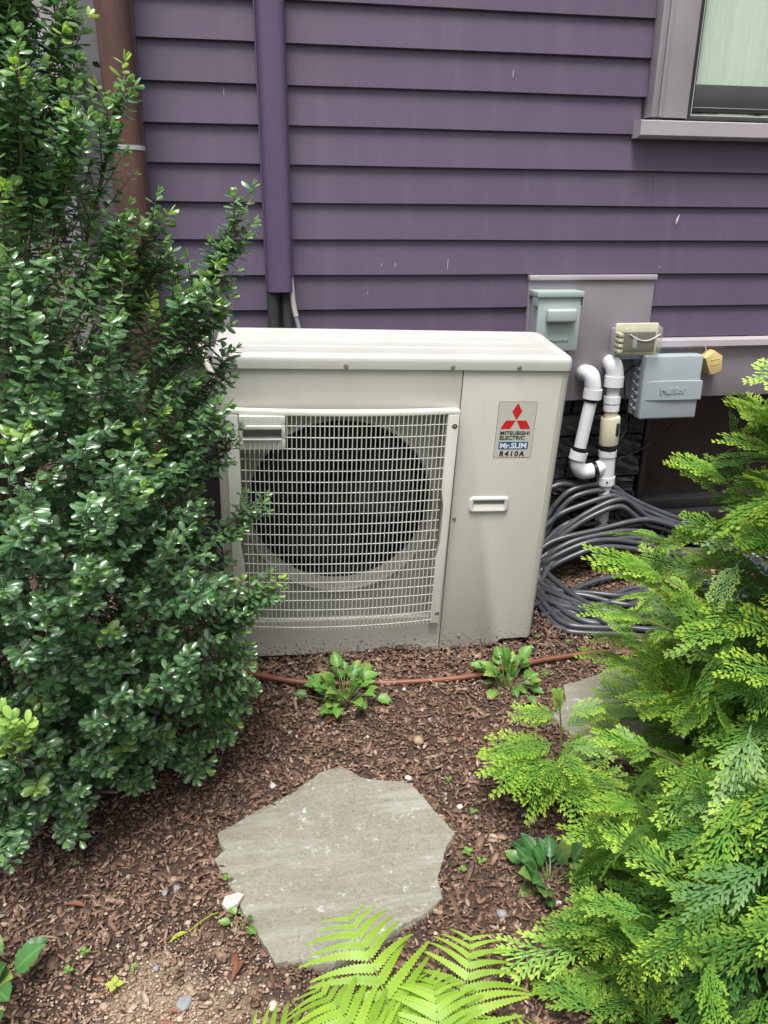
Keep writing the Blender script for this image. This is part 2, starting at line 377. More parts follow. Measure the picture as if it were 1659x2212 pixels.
def disc_bolt(name, x, y, z, r, m, parent, depth=0.004):
    """hex bolt head with washer facing -y"""
    bm = bmesh.new()
    for rr, d0, d1, n in ((r, 0, 0.0012, 16), (r*0.72, 0.0012, depth, 6), (r*0.4, depth, depth+0.0006, 8)):
        a = [bm.verts.new((x+rr*math.cos(2*math.pi*k/n), y-d0, z+rr*math.sin(2*math.pi*k/n))) for k in range(n)]
        b = [bm.verts.new((x+rr*.95*math.cos(2*math.pi*k/n), y-d1, z+rr*.95*math.sin(2*math.pi*k/n))) for k in range(n)]
        bm.faces.new(b)
        for k in range(n): bm.faces.new((a[k], a[(k+1) % n], b[(k+1) % n], b[k]))
    return from_bm(name, bm, m, parent)
def text(name, s, x, z, w, h, y, m, parent, bold=0.0, shear=0.0, depth=0.0004, spacing=1.0):
    """lettering standing on a face that looks towards -y, fitted to w x h with its lower left at x, z"""
    cu = bpy.data.curves.new(name, 'FONT'); cu.body = s; cu.size = 1; cu.offset = bold; cu.shear = shear
    cu.extrude = 0.01; cu.space_character = spacing; cu.resolution_u = 3
    o = bpy.data.objects.new(name, cu); C.objects.link(o)
    dg = bpy.context.evaluated_depsgraph_get(); me = bpy.data.meshes.new_from_object(o.evaluated_get(dg))
    bpy.data.objects.remove(o)
    n = len(me.vertices); co = np.empty(n*3, np.float32); me.vertices.foreach_get('co', co); co = co.reshape(-1, 3)
    mn, mx = co.min(0), co.max(0)
    out = np.empty_like(co)
    out[:, 0] = x + (co[:, 0]-mn[0])/(mx[0]-mn[0])*w
    out[:, 2] = z + (co[:, 1]-mn[1])/(mx[1]-mn[1])*h
    out[:, 1] = y - (co[:, 2]-mn[2])/max(1e-6, mx[2]-mn[2])*depth
    me.vertices.foreach_set('co', out.ravel()); me.update(); me.materials.clear()
    return link_mesh(name, me, m, parent)

def at(x, z, Y):
    """a point measured on the wall face (Y=0) carried to the surface at depth Y that covers it"""
    k = (Y - CAM.y) / (0 - CAM.y)
    return CAM.x + (x-CAM.x)*k, CAM.z + (z-CAM.z)*k

# ------------------------------------------------------------------ ground
def gz0(x, y):
    z = 0.09*(y+0.5)
    z = z if y > -3.5 else 0.09*(-3.0)
    if y > 0.2: z = 0.063
    return z
def bumps(x, y):
    return 0.008*math.sin(x*9.1+1.3)*math.sin(y*7.7+0.4) + 0.005*math.sin(x*23+y*17) + 0.004*math.sin(y*31-x*12)
def gz(x, y): return gz0(x, y) - (0.007 if -.64 < y < -.3 else 0) + (bumps(x, y) if -2.6 < y < 0.1 and -1.5 < x < 3 else 0)
def in_stone(x, y): return math.hypot((x-.44)/.24, (y+1.27)/.22) < 1 or math.hypot((x-1.3)/.2, (y+.9)/.15) < 1
def make_ground():
    xs = np.concatenate([np.linspace(-60, -2, 12), np.linspace(-1.5, 3, 226), np.linspace(3.6, 60, 12)])
    ys = np.concatenate([np.linspace(-60, -4, 10), np.linspace(-3.0, 0.15, 158), np.linspace(0.5, 60, 10)])
    V = []; 
    for y in ys:
        for x in xs:
            near = -1.5 <= x <= 3 and -3.0 <= y <= 0.15
            V.append((x, y, gz(x, y) + (rng.normal()*0.0012 if near else 0) - (0.012 if near and in_stone(x, y) else 0)))
    nx = len(xs); F = []
    for j in range(len(ys)-1):
        for i in range(nx-1):
            a = j*nx+i; F.append((a, a+1, a+nx+1, a+nx))
    me = bpy.data.meshes.new('ground'); me.from_pydata(V, [], F)
    o = link_mesh('ground', me, M['soil'], smooth=True); o['kind'] = 'structure'; o['label'] = 'sloping garden bed of dark soil with a sandy patch in front'
make_ground()

# fast instancing of a small template into one mesh
def scatter_mesh(name, tV, tF, mats, locs, tint, m, parent=None, smooth=True):
    """tV (v,3), tF (f,k), mats (n,3,3), locs (n,3), tint (n,v,4)"""
    n, v = len(locs), len(tV)
    co = np.einsum('nij,vj->nvi', mats, tV) + locs[:, None, :]
    k = tF.shape[1]; F = (tF[None] + (np.arange(n)*v)[:, None, None]).reshape(-1)
    me = bpy.data.meshes.new(name); me.vertices.add(n*v); me.vertices.foreach_set('co', co.astype(np.float32).ravel())
    nf = n*len(tF); me.loops.add(nf*k); me.loops.foreach_set('vertex_index', F.astype(np.int32))
    me.polygons.add(nf); me.polygons.foreach_set('loop_start', (np.arange(nf)*k).astype(np.int32)); me.polygons.foreach_set('loop_total', np.full(nf, k, np.int32))
    me.update(calc_edges=True)
    if smooth: me.polygons.foreach_set('use_smooth', np.ones(nf, bool))
    a = me.color_attributes.new('tint', 'FLOAT_COLOR', 'POINT'); a.data.foreach_set('color', np.ascontiguousarray(tint, dtype=np.float32).ravel())
    me.validate(); return link_mesh(name, me, m, parent)
def small_mesh(name, tV, tF, tint, m, smooth=True):
    me = bpy.data.meshes.new(name); me.from_pydata([tuple(map(float, v)) for v in tV], [], [tuple(int(i) for i in f) for f in tF])
    if smooth: me.polygons.foreach_set('use_smooth', [True]*len(me.polygons))
    a = me.color_attributes.new('tint', 'FLOAT_COLOR', 'POINT'); a.data.foreach_set('color', np.ascontiguousarray(tint, dtype=np.float32).ravel())
    me.materials.append(m); return me

STONE_A = [(0.176, -1.164), (0.181, -1.191), (0.192, -1.215), (0.17, -1.235), (0.209, -1.32), (0.246, -1.401), (0.293, -1.491), (0.342, -1.494), (0.371, -1.512), (0.402, -1.516), (0.478, -1.485), (0.548, -1.456), (0.599, -1.437), (0.643, -1.401), (0.644, -1.35), (0.68, -1.282), (0.71, -1.248), (0.693, -1.206), (0.664, -1.138), (0.636, -1.082), (0.615, -1.07), (0.542, -1.053), (0.521, -1.042), (0.495, -1.015), (0.474, -0.996), (0.432, -1.009), (0.36, -1.058), (0.314, -1.088), (0.27, -1.11), (0.207, -1.149)]
STONE_B = [(1.40, -0.690), (1.272, -0.738), (1.149, -0.776), (1.135, -0.836), (1.075, -0.896), (1.08, -0.953), (1.115, -1.011), (1.174, -1.079), (1.317, -1.12), (1.512, -0.9), (1.52, -0.75)]
def inside(X, Y, poly, k=0.97):
    cx_, cy_ = np.mean([p[0] for p in poly]), np.mean([p[1] for p in poly]); q = [(cx_+(a-cx_)*k, cy_+(b-cy_)*k) for a, b in poly]
    r = np.zeros(len(X), bool)
    for (x1, y1), (x2, y2) in zip(q, q[1:]+q[:1]):
        c = ((y1 > Y) != (y2 > Y)) & (X < (x2-x1)*(Y-y1)/((y2-y1) if y2 != y1 else 1e-9)+x1); r ^= c
    return r
# bark chips
def make_chips():
    groups = []
    n = 98000
    X = rng.uniform(-0.75, 2.45, n); Y = rng.uniform(-2.15, 0.0, n)
    # sand patch carries fewer chips
    dsand = np.hypot((X-0.08), (Y+1.62)); keep = (dsand > 0.20*rng.uniform(0.5, 1.4, n)) | (rng.uniform(0, 1, n) < 0.12)
    keep &= ~(inside(X, Y, STONE_A) | inside(X, Y, STONE_B))
    X, Y = X[keep], Y[keep]; n = len(X)
    base = 0.09*(Y+0.5)
    Z = base + 0.008*np.sin(X*9.1+1.3)*np.sin(Y*7.7+0.4) + 0.005*np.sin(X*23+Y*17) + 0.004*np.sin(Y*31-X*12)
    size = np.exp(rng.normal(0, 0.5, n))
    Lx = 0.0060*size; Wx = 0.0023*np.exp(rng.normal(0, 0.4, n))*np.sqrt(size); Tx = 0.0012*np.exp(rng.normal(0, 0.3, n))
    yaw = rng.uniform(0, 2*math.pi, n); pitch = rng.normal(0, 0.32, n); roll = rng.normal(0, 0.5, n)
    cy, sy, cp, sp, cr, sr = np.cos(yaw), np.sin(yaw), np.cos(pitch), np.sin(pitch), np.cos(roll), np.sin(roll)
    Mx = np.zeros((n, 3, 3))
    Mx[:, 0, 0] = cy*cp; Mx[:, 0, 1] = cy*sp*sr - sy*cr; Mx[:, 0, 2] = cy*sp*cr + sy*sr
    Mx[:, 1, 0] = sy*cp; Mx[:, 1, 1] = sy*sp*sr + cy*cr; Mx[:, 1, 2] = sy*sp*cr - cy*sr
    Mx[:, 2, 0] = -sp; Mx[:, 2, 1] = cp*sr; Mx[:, 2, 2] = cp*cr
    Mx = Mx*np.stack([Lx, Wx, Tx], 1)[:, None, :]
    # a chip: splintered hexagonal plank, bent in the middle
    top = [(-1, 0, 1), (-.6, .9, .9), (.5, 1, 1.2), (1, .2, .8), (.6, -.9, 1), (-.5, -1, 1.1)]
    bot = [(x*0.97, y*0.97, -1) for x, y, z in top]
    tV = np.array(top+bot, float)
    F4 = [(0, 1, 4, 5), (1, 2, 3, 4)] + [(i, i+6, (i+1) % 6+6, (i+1) % 6) for i in range(6)]
    tint = np.ones((n, 12, 4)); r = rng.beta(2.0, 2.6, n); r = np.where(rng.uniform(0, 1, n) < 0.06, rng.uniform(.85, 1, n), r)
    tint[:, :, 0] = r[:, None]
    o = scatter_mesh('bark_mulch', tV, np.array(F4), Mx, np.stack([X, Y, Z+0.0025+rng.uniform(0, .006, n)], 1), tint, M['chips'], smooth=False)
    o['kind'] = 'stuff'; o['label'] = 'red brown shredded bark mulch covering the bed'; o['category'] = 'mulch'
    # crumbs and grit
    n = 22000
    X = rng.uniform(-0.75, 2.3, n); Y = rng.uniform(-2.15, 0.0, n)
    m2 = 7000; X[:m2] = rng.normal(0.08, 0.13, m2); Y[:m2] = rng.normal(-1.62, 0.13, m2)
    Z = 0.09*(Y+0.5) + 0.008*np.sin(X*9.1+1.3)*np.sin(Y*7.7+0.4) + 0.005*np.sin(X*23+Y*17) + 0.004*np.sin(Y*31-X*12)
    ok = ~(inside(X, Y, STONE_A) | inside(X, Y, STONE_B)); X = np.where(ok, X, 0.9); Y = np.where(ok, Y, -.6)
    Z = np.where(ok, Z, -.03)
    s = 0.0016*np.exp(rng.normal(0, 0.5, n))
    yaw = rng.uniform(0, 2*math.pi, n)
    Mx = np.zeros((n, 3, 3)); Mx[:, 0, 0] = np.cos(yaw)*s; Mx[:, 0, 1] = -np.sin(yaw)*s; Mx[:, 1, 0] = np.sin(yaw)*s; Mx[:, 1, 1] = np.cos(yaw)*s; Mx[:, 2, 2] = s*0.8
    tV = np.array([(0, 0, 1), (1, 0, 0), (.2, .9, .1), (-.9, .4, 0), (-.6, -.8, .1), (.5, -.8, 0)], float)
    F3 = np.array([(0, 1, 2), (0, 2, 3), (0, 3, 4), (0, 4, 5), (0, 5, 1)])
    tint = np.ones((n, 6, 4)); tint[:, :, 0] = np.where(rng.uniform(0, 1, n) < .45, rng.uniform(.85, 1, n), rng.uniform(.2, .85, n))[:, None]
    tint[:m2, :, 0] = rng.uniform(.8, 1.0, m2)[:, None]
    o = scatter_mesh('grit', tV, F3, Mx, np.stack([X, Y, Z+0.002+rng.uniform(0, .007, n)], 1), tint, M['chips'], smooth=False)
    o['kind'] = 'stuff'; o['label'] = 'fine pale grit and crumbs scattered through the mulch'; o['category'] = 'grit'
make_chips()

# ------------------------------------------------------------------ house
house = thing('house', 'purple clapboard house wall with dark painted stone foundation', 'house', (0, 0, 0))
S = 0.1075; Z0 = 1.8406
def clap(x0, x1, zb, zt=None, xs_slant=None):
    """one wedge-shaped board: butt edge at y=0, top tucked back"""
    zt = zt if zt else zb + S + 0.015
    bm = bmesh.new()
    prof = [(0.0, zb), (0.0015, zb-0.0012), (0.0135, zb), (0.0185, zt), (0.0145, zt), ]
    nseg = max(2, int((x1-x0)/0.25)); rings = []
    for i in range(nseg+1):
        x = x0 + (x1-x0)*i/nseg; w = 0.0006*math.sin(x*5.3+zb*40) 
        rings.append([bm.verts.new((x, y - (0.0006*math.sin(x*3.1+zb*17) if k < 2 else 0), z + w)) for k, (y, z) in enumerate(prof)])
    for a, b in zip(rings, rings[1:]):
        for k in range(5): bm.faces.new((a[k], a[(k+1) % 5], b[(k+1) % 5], b[k]))
    bm.faces.new(list(reversed(rings[0]))); bm.faces.new(rings[-1])
    return from_bm('clapboard', bm, M['siding'], house)
XR = 3.6
WIN_L = 1.588
zb_list = [Z0 + S*k for k in range(11, 0, -1)] + [Z0 - S*k for k in range(0, 9)]
for zb in zb_list:
    zt = zb + S
    if zb > Z0 + S*9.5: continue
    if zb >= Z0 - 2.5*S: clap(0.031, WIN_L, zb)             # stops at the window casing
    elif abs(zb - (Z0-3*S)) < 0.001: clap(0.031, XR, zb, zb+S*0.42); clap(0.031, 1.553, zb+0.0451, zb+S+0.015) if False else None
    elif abs(zb - (Z0-7*S)) < 0.001: clap(0.031, XR, zb)
    elif abs(zb - (Z0-8*S)) < 0.001: clap(0.246, 1.236, zb); clap(1.69, XR, zb); clap(0.031, 0.2, zb)
    elif abs(zb - (Z0-5*S)) < 0.001: clap(0.031, 1.6455, zb); clap(1.6465, XR, zb)
    else: clap(0.031, XR, zb)
# board beside the sill end
clap(0.031, 1.575, Z0-3*S+0.0002) 
# last short course above the ledge and between the two grey panels
clap(0.246, 1.236, Z0-9*S, Z0-8*S+0.012); clap(1.69, XR, Z0-9*S, Z0-8*S+0.012)
box('sheathing', -0.21, WIN_L+0.03, 0.021, 0.12, 0.655, 2.95, M['siding'], house)
box('sheathing', WIN_L+0.03, XR, 0.021, 0.12, 0.655, 1.50, M['siding'], house)
box('side_wall', -0.215, -0.19, 0.1205, 6.0, 0.0, 2.95, M['siding'], house)
box('corner_board', -0.175, 0.030, -0.006, 0.020, 0.875, 2.95, M['greyboard'], house, 0.002)
box('corner_board', -0.216, -0.177, -0.014, 0.020, 0.875, 2.95, M['trim'], house, 0.002)
# grey backing boards
box('backing_panel', 1.237, 1.688, -0.009, 0.019, 0.6552, 1.068, M['panel'], house, 0.0012)
box('panel_cap', 1.2352, 1.692, -0.017, 0.018, 1.0685, 1.085, M['trim'], house, 0.0015)
box('backing_panel', 0.13, 0.2445, -0.009, 0.019, 0.8735, 0.957, M['panel'], house, 0.0012)
box('skirt_board', -0.216, 1.2365, -0.007, 0.019, 0.655, 0.828, M['greyboard'], house, 0.0012)
box('skirt_board', 1.6885, XR, -0.007, 0.019, 0.656, 0.828, M['panel'], house, 0.0012)
def ledge(x0, x1):
    prof = [(0.012, 0.872), (-0.030, 0.862), (-0.032, 0.842), (-0.024, 0.840), (-0.0075, 0.8285), (0.012, 0.8285)]
    bm = bmesh.new(); A = [bm.verts.new((x0, y, z)) for y, z in prof]; B = [bm.verts.new((x1, y, z)) for y, z in prof]
    for k in range(6): bm.faces.new((A[k], A[(k+1) % 6], B[(k+1) % 6], B[k]))
    bm.faces.new(A); bm.faces.new(B); from_bm('drip_ledge', bm, M['trim'], house)
ledge(0.02, 1.235); ledge(1.690, XR)
# paint scuffs
def scuff(pts, w=0.0016):
    bm = bmesh.new()
    for (x, z, dx, dz, ww) in pts:
        a = [(x-ww, z-dz), (x+ww*.4+dx*.5, z-dz*.2), (x+dx+ww*.6, z+dz), (x+dx-ww*.3, z+dz*.9), (x-ww, z+dz*.1)]
        bm.faces.new([bm.verts.new((px, -0.0032, pz)) for px, pz in a])
    return from_bm('paint_chip', bm, M['pvc'], house)
for p in [(1.742, 1.262, .007, .017, .0025), (0.735, 1.098+.02, .001, .006, .0006), (0.78, 1.098+.02, .001, .009, .0006), (0.955, 1.12, .001, .02, .0006), (0.69, 1.03, 0, .007, .0005), (0.267, 1.60, 0.0, .012, .0006), (1.70, 1.11, .001, .002, .001), (1.14, 1.675, .001, .012, .0008)]:
    scuff([p])

def nails():
    bm = bmesh.new()
    for k in range(-3, 9):
        zb = Z0 - S*k
        for x in (0.62, 1.03, 1.44, 1.85, 2.26):
            if k < 3 and x > 1.55: continue
            if k == 8 and 1.2 < x < 1.7: continue
            cx_, cz_ = x+rnd.uniform(-.01, .01), zb+.014+rnd.uniform(-.002, .002)
            vs = [bm.verts.new((cx_+.0019*math.cos(a*math.pi/3), -0.0022, cz_+.0019*math.sin(a*math.pi/3))) for a in range(6)]
            bm.faces.new(vs)
    o = from_bm('nail_heads', bm, M['siding'], house); o['kind'] = 'stuff'
nails()
# foundation of black painted stones
box('foundation_core', -0.21, 1.735, 0.05, 0.3, -0.3, 0.653, M['blackstone'], house)
def stones():
    z = -0.05; row = 0
    while z < 0.645:
        h = rnd.uniform(0.055, 0.085); h = min(h, 0.65-z)
        x = 0.9 - rnd.uniform(0, .15)
        while x < 1.73:
            w = rnd.uniform(0.10, 0.21); x1 = min(x+w, 1.733)
            if x1-x > 0.03 and h > .02:
                bm = bmesh.new(); bm_box(bm, x+.004, x1-.004, 0.012+rnd.uniform(0, .012), 0.049, z+.004, z+h-.004)
                bmesh.ops.subdivide_edges(bm, edges=bm.edges[:], cuts=3, use_grid_fill=True)
                for v in bm.verts:
                    if v.co.y < 0.048:
                        v.co += Vector((rnd.uniform(-1, 1)*.003, rnd.uniform(-1, 1)*.005, rnd.uniform(-1, 1)*.003))
                from_bm('foundation_stone', bm, M['blackstone'], house, smooth=False)
            x = x1
        z += h
stones()
# basement window
box('basement_window', 1.7365, 1.757, 0.015, 0.10, 0.205, 0.654, M['black_frame'], house, 0.002).name = 'basement_window'
bw = [o for o in C.objects if o.name == 'basement_window'][0]
box('frame', 1.772, 1.784, 0.06, 0.10, 0.245, 0.654, M['black_frame'], bw, 0.0015)
box('frame', 1.7575, XR, 0.03, 0.10, 0.205, 0.2445, M['black_frame'], bw, 0.003)
box('pane', 1.7845, XR, 0.085, 0.095, 0.2446, 0.654, M['dark_glass'], bw)
box('basement_window_sill', 1.725, XR, -0.01, 0.10, 0.15, 0.203, M['black_frame'], house, 0.004)
box('foundation_core', 1.7365, XR, 0.05, 0.3, -0.3, 0.149, M['blackstone'], house)
# main window
win = bpy.data.objects.new('window', None); C.objects.link(win); win.parent = house
ZT = 2.95; WR = 2.75
box('casing', WIN_L+0.001, WIN_L+0.012, -0.040, 0.02, 1.565, ZT, M['trim'], win, 0.0015)
box('casing', WIN_L+0.0125, WIN_L+0.027, -0.030, 0.02, 1.565, ZT, M['trim'], win, 0.003)
box('casing', WIN_L+0.0275, WIN_L+0.042, -0.034, 0.02, 1.565, ZT, M['trim'], win, 0.004)
box('casing', WIN_L+0.0425, 1.712, -0.026, 0.02, 1.565, ZT, M['trim'], win, 0.002)
box('jamb', 1.7125, 1.722, -0.018, 0.06, 1.565, ZT, M['trim'], win, 0.001)
box('sash', 1.7225, 1.742, -0.004, 0.06, 1.562, ZT, M['sash'], win, 0.002)
box('bead', 1.7425, 1.7455, 0.000, 0.02, 1.575, ZT, M['sash_line'], win)
box('sash', 1.7460, 1.7545, 0.010, 0.06, 1.575, ZT, M['sash'], win, 0.001)
box('sash', 1.7550, WR, 0.012, 0.06, 1.590, 1.668, M['sash'], win, 0.002)
box('bead', 1.7430, WR, 0.004, 0.03, 1.5765, 1.5795, M['sash_line'], win)
box('sash', 1.7430, WR, -0.002, 0.06, 1.563, 1.5755, M['sash'], win, 0.001)
box('bead', 1.755, WR, 0.009, 0.0125, 1.600, 1.6022, M['steel'], win)
box('pane', 1.7550, WR, 0.030, 0.034, 1.6685, ZT, M['glass'], win)
def sill():
    x0, x1 = 1.553, XR; prof = [(0.02, 1.5625), (-0.040, 1.5555), (-0.050, 1.552), (-0.050, 1.512), (-0.034, 1.505), (0.0, 1.505), (0.02, 1.505)]
    bm = bmesh.new(); A = [bm.verts.new((x0+0.0, y, z)) for y, z in prof]; B = [bm.verts.new((x1, y, z)) for y, z in prof]
    for k in range(7): bm.faces.new((A[k], A[(k+1) % 7], B[(k+1) % 7], B[k]))
    bm.faces.new(A); bm.faces.new(B); from_bm('sill', bm, M['trim'], win)
sill()
box('room_wall', 1.3, 3.4, 1.6, 1.65, 1.3, 2.95, M['room'], house)
# curtain, hanging inside
def curtain():
    bm = bmesh.new(); n = 220; rows = []
    for z in (1.50, 2.2, 2.95):
        rows.append([bm.verts.new((1.70+1.05*i/n, 0.10+0.016*math.sin(i*0.16)+0.010*math.sin(i*0.41+z)+0.004*math.sin(i*1.1), z)) for i in range(n+1)])
    for a, b in zip(rows, rows[1:]):
        for i in range(n): bm.faces.new((a[i], a[i+1], b[i+1], b[i]))
    o = from_bm('curtain', bm, M['curtain'], smooth=True)
    tag(o, 'sheer white curtain hanging in soft folds behind the upper right window', 'curtain')
curtain()

# ------------------------------------------------------------------ downspout
dsp = thing('downspout', 'round aged copper downspout running down the house corner', 'downspout', (-0.012, -0.075, 0.0))
bm = bmesh.new(); bm_tube(bm, [(-0.004+0.008*t/12, 0, 2.95-2.95*t/12*0.99) for t in range(13)], 0.0485, 28); from_bm('pipe', bm, M['copper'], dsp, angle=50)
bm = bmesh.new(); bm_tube(bm, [(0, 0, 1.434), (0, 0, 1.446)], 0.0505, 28); from_bm('strap', bm, M['milbank'], dsp, angle=50)
box('bracket', -0.02, 0.02, 0.0505, 0.068, 1.432, 1.448, M['steel'], dsp)
bm = bmesh.new(); bm_tube(bm, [(0.0, 0, 0.9), (0.0, 0, 0.96)], 0.052, 28); from_bm('coupling', bm, M['copper'], dsp, angle=50)

# ------------------------------------------------------------------ line cover and the lines below it
def line_cover():
    hw, d = 0.042, 0.060; prof = []
    for k in range(17):
        a = math.pi*k/16; c, s = math.cos(a), math.sin(a)
        prof.append((hw*(abs(c)**0.55)*(1 if c > 0 else -1), -0.002-d*(s**0.55)))
    inner = [(x*0.93, -0.002+(y+0.002)*0.94) for x, y in prof]
    root = thing('line_set_cover', 'tall purple painted plastic duct covering pipes on the siding', 'duct cover', (0.4065, 0, 1.04))
    bm = bmesh.new()
    A = [bm.verts.new((x, y, 0)) for x, y in prof]; B = [bm.verts.new((x+0.006, y, 1.9)) for x, y in prof]; I = [bm.verts.new((x, y, 0)) for x, y in inner]; J = [bm.verts.new((x, y, 0.15)) for x, y in inner]
    for k in range(16):
        bm.faces.new((A[k], A[k+1], B[k+1], B[k])); bm.faces.new((A[k], I[k], I[k+1], A[k+1])); bm.faces.new((I[k], J[k], J[k+1], I[k+1]))
    from_bm('cover', bm, M['conduit'], root, angle=40)
    bm = bmesh.new()
    for s in (-1, 1): bm_box(bm, s*0.0425-0.002, s*0.0425+0.002, -0.022, -0.0015, 0.0, 1.9)
    from_bm('base_rail', bm, M['conduit'], root)
line_cover()
def ribbed(name, pts, r, m, parent=None, pitch=0.006):
    P = catmull(pts, 40); out = []; rs = []; acc = 0; last = P[0]
    # resample
    d = [0]
    for a, b in zip(P, P[1:]): d.append(d[-1]+(b-a).length)
    n = int(d[-1]/(pitch/4)); j = 0
    for i in range(n+1):
        s = d[-1]*i/n
        while j < len(d)-2 and d[j+1] < s: j += 1
        t = (s-d[j])/max(1e-9, d[j+1]-d[j]); out.append(P[j].lerp(P[j+1], min(1, t))); rs.append(r*(1.0 if i % 4 in (0, 1) else 0.84))
    return tube(name, out, rs, m, parent, 12)
tag(tube('insulated_pipe', catmull([(0.385, -0.032, 1.12), (0.383, -0.034, 1.0), (0.381, -0.05, 0.9), (0.380, -0.11, 0.72), (0.40, -0.2, 0.55)], 8), 0.0195, M['foam'], n=14), 'left thicker black foam insulated pipe below the purple duct', 'pipe')
tag(tube('insulated_pipe', catmull([(0.422, -0.030, 1.12), (0.424, -0.032, 1.0), (0.428, -0.05, 0.9), (0.44, -0.11, 0.72), (0.45, -0.2, 0.55)], 8), 0.0155, M['foam'], n=14), 'slimmer black foam insulated pipe between thick pipe and ribbed conduit', 'pipe')
fc = thing('cable_conduit', 'cream ribbed conduit with grey cable end below the purple duct', 'conduit', (0, 0, 0))
ribbed('ribbed_sleeve', [(0.440, -0.035, 1.08), (0.4465, -0.037, 1.0), (0.4535, -0.04, 0.962)], 0.0095, M['flex'], fc)
tube('cable', catmull([(0.452, -0.04, 0.965), (0.460, -0.045, 0.93), (0.466, -0.06, 0.88), (0.47, -0.12, 0.76)], 8), 0.0072, M['flex_grey'], fc)
tag(ribbed('ribbed_conduit', [(0.16, -0.16, 0.92), (0.165, -0.20, 0.87), (0.20, -0.25, 0.80), (0.215, -0.28, 0.77), (0.222, -0.30, 0.72)], 0.0105, M['flex']), 'cream ribbed conduit curving down left of the heat pump behind the shrub', 'conduit')

# ------------------------------------------------------------------ heat pump
hp = thing('heat_pump', 'cream outdoor heat pump unit with large fan grille by the purple wall', 'heat pump', (0.1889, -0.5, 0.0006))
hp.rotation_mode = 'QUATERNION'
hp.rotation_quaternion = (Matrix.Rotation(-0.0321, 3, 'Z') @ Matrix.Rotation(0.0256, 3, 'Y') @ Matrix.Rotation(0.091, 3, 'X')).to_quaternion()
W_, H_, D_ = 0.95, 0.905, 0.305
def heat_pump():
    cxx, czz, cr = 0.335, 0.492, 0.268
    # --- front panel with round opening
    x0, x1, z0, z1 = 0.045, 0.628, 0.130, 0.789
    bm = bmesh.new(); n = 96
    def ray_rect(a):
        c, s = math.cos(a), math.sin(a); t = 1e9
        if c > 1e-9: t = min(t, (x1-cxx)/c)
        if c < -1e-9: t = min(t, (x0-cxx)/c)
        if s > 1e-9: t = min(t, (z1-czz)/s)
        if s < -1e-9: t = min(t, (z0-czz)/s)
        return cxx+c*t, czz+s*t
    angs = sorted([2*math.pi*k/n for k in range(n)] + [math.atan2(z-czz, x-cxx) % (2*math.pi) for x in (x0, x1) for z in (z0, z1)])
    RY = 0.026
    inner = [bm.verts.new((cxx+cr*math.cos(a), RY, czz+cr*math.sin(a))) for a in angs]
    outer = []
    for a in angs:
        x, z = ray_rect(a); outer.append(bm.verts.new((x, RY, z)))
    edge = [bm.verts.new((v.co.x, 0.0205, v.co.z)) for v in outer]
    lip = [bm.verts.new((cxx+(cr-.004)*math.cos(a), RY+.004, czz+(cr-.004)*math.sin(a))) for a in angs]
    lip2 = [bm.verts.new((cxx+(cr-.006)*math.cos(a), 0.09, czz+(cr-.006)*math.sin(a))) for a in angs]
    m_ = len(angs)
    for k in range(m_):
        j = (k+1) % m_
        bm.faces.new((inner[k], inner[j], outer[j], outer[k])); bm.faces.new((lip[k], lip[j], inner[j], inner[k])); bm.faces.new((lip2[k], lip2[j], lip[j], lip[k])); bm.faces.new((outer[k], outer[j], edge[j], edge[k]))
    from_bm('fan_surround', bm, M['shroud'], hp, angle=30)
    # outer sheet: one piece with a rectangular opening
    bm = bmesh.new(); hx0, hx1, hz0, hz1 = x0, x1, z0, z1; ox0, ox1, oz0, oz1 = 0.026, 0.6485, 0.010, H_
    O = [(ox0, oz0), (ox1, oz0), (ox1, oz1), (ox0, oz1)]; I_ = [(hx0, hz0), (hx1, hz0), (hx1, hz1), (hx0, hz1)]
    vo = [bm.verts.new((x, 0, z)) for x, z in O]; vi = [bm.verts.new((x, 0, z)) for x, z in I_]; vb = [bm.verts.new((x, 0.020, z)) for x, z in I_]; ve = [bm.verts.new((x, 0.020, z)) for x, z in O]
    for k in range(4):
        j = (k+1) % 4; bm.faces.new((vo[k], vo[j], vi[j], vi[k])); bm.faces.new((vi[k], vi[j], vb[j], vb[k])); bm.faces.new((ve[k], ve[j], vo[j], vo[k]))
    from_bm('front_panel', bm, M['unit'], hp)
    # left rounded corner and side, right side shell
    def wrap(name, sgn, xedge, zb):
        bm = bmesh.new(); path = []
        r = 0.024
        cx_ = xedge + (r if sgn < 0 else -r)
        if sgn < 0: path.append((0.0255, 0.0)) 
        for k in range(9):
            a = math.pi/2*k/8
            path.append((cx_ + sgn*r*math.sin(a), r - r*math.cos(a)))
        path.append((xedge, D_))
        lo = [bm.verts.new((x, y, zb(y))) for x, y in path]; hi = [bm.verts.new((x, y, H_)) for x, y in path]
        for k in range(len(path)-1): bm.faces.new((lo[k], lo[k+1], hi[k+1], hi[k]))
        return from_bm(name, bm, M['unit'], hp, angle=50)
    wrap('side_panel', -1, 0.0, lambda y: 0.015)
    wrap('side_panel', 1, W_, lambda y: 0.04)
    box('rear_coil', 0.01, W_-0.01, D_-0.02, D_, 0.04, H_, M['fins'], hp)
    # service panel
    xs0, xs1 = 0.6515, W_-0.024
    prism('service_panel', [(xs0, 0.010), (0.812, 0.009), (0.850, 0.040), (xs1, 0.040), (xs1, H_), (xs0, H_)], 0.0, 0.02, M['unit'], hp, 0.0012)
    prism('base_foot', [(0.0, 0.0), (0.52, 0.0), (0.56, -0.012), (0.80, -0.006), (0.806, 0.008), (0.02, 0.008)], 0.012, 0.25, M['unit'], hp)
    box('foot', 0.845, 0.93, 0.03, 0.29, -0.02, 0.039, M['black'], hp)
    # --- lid with rolled edges
    bm = bmesh.new()
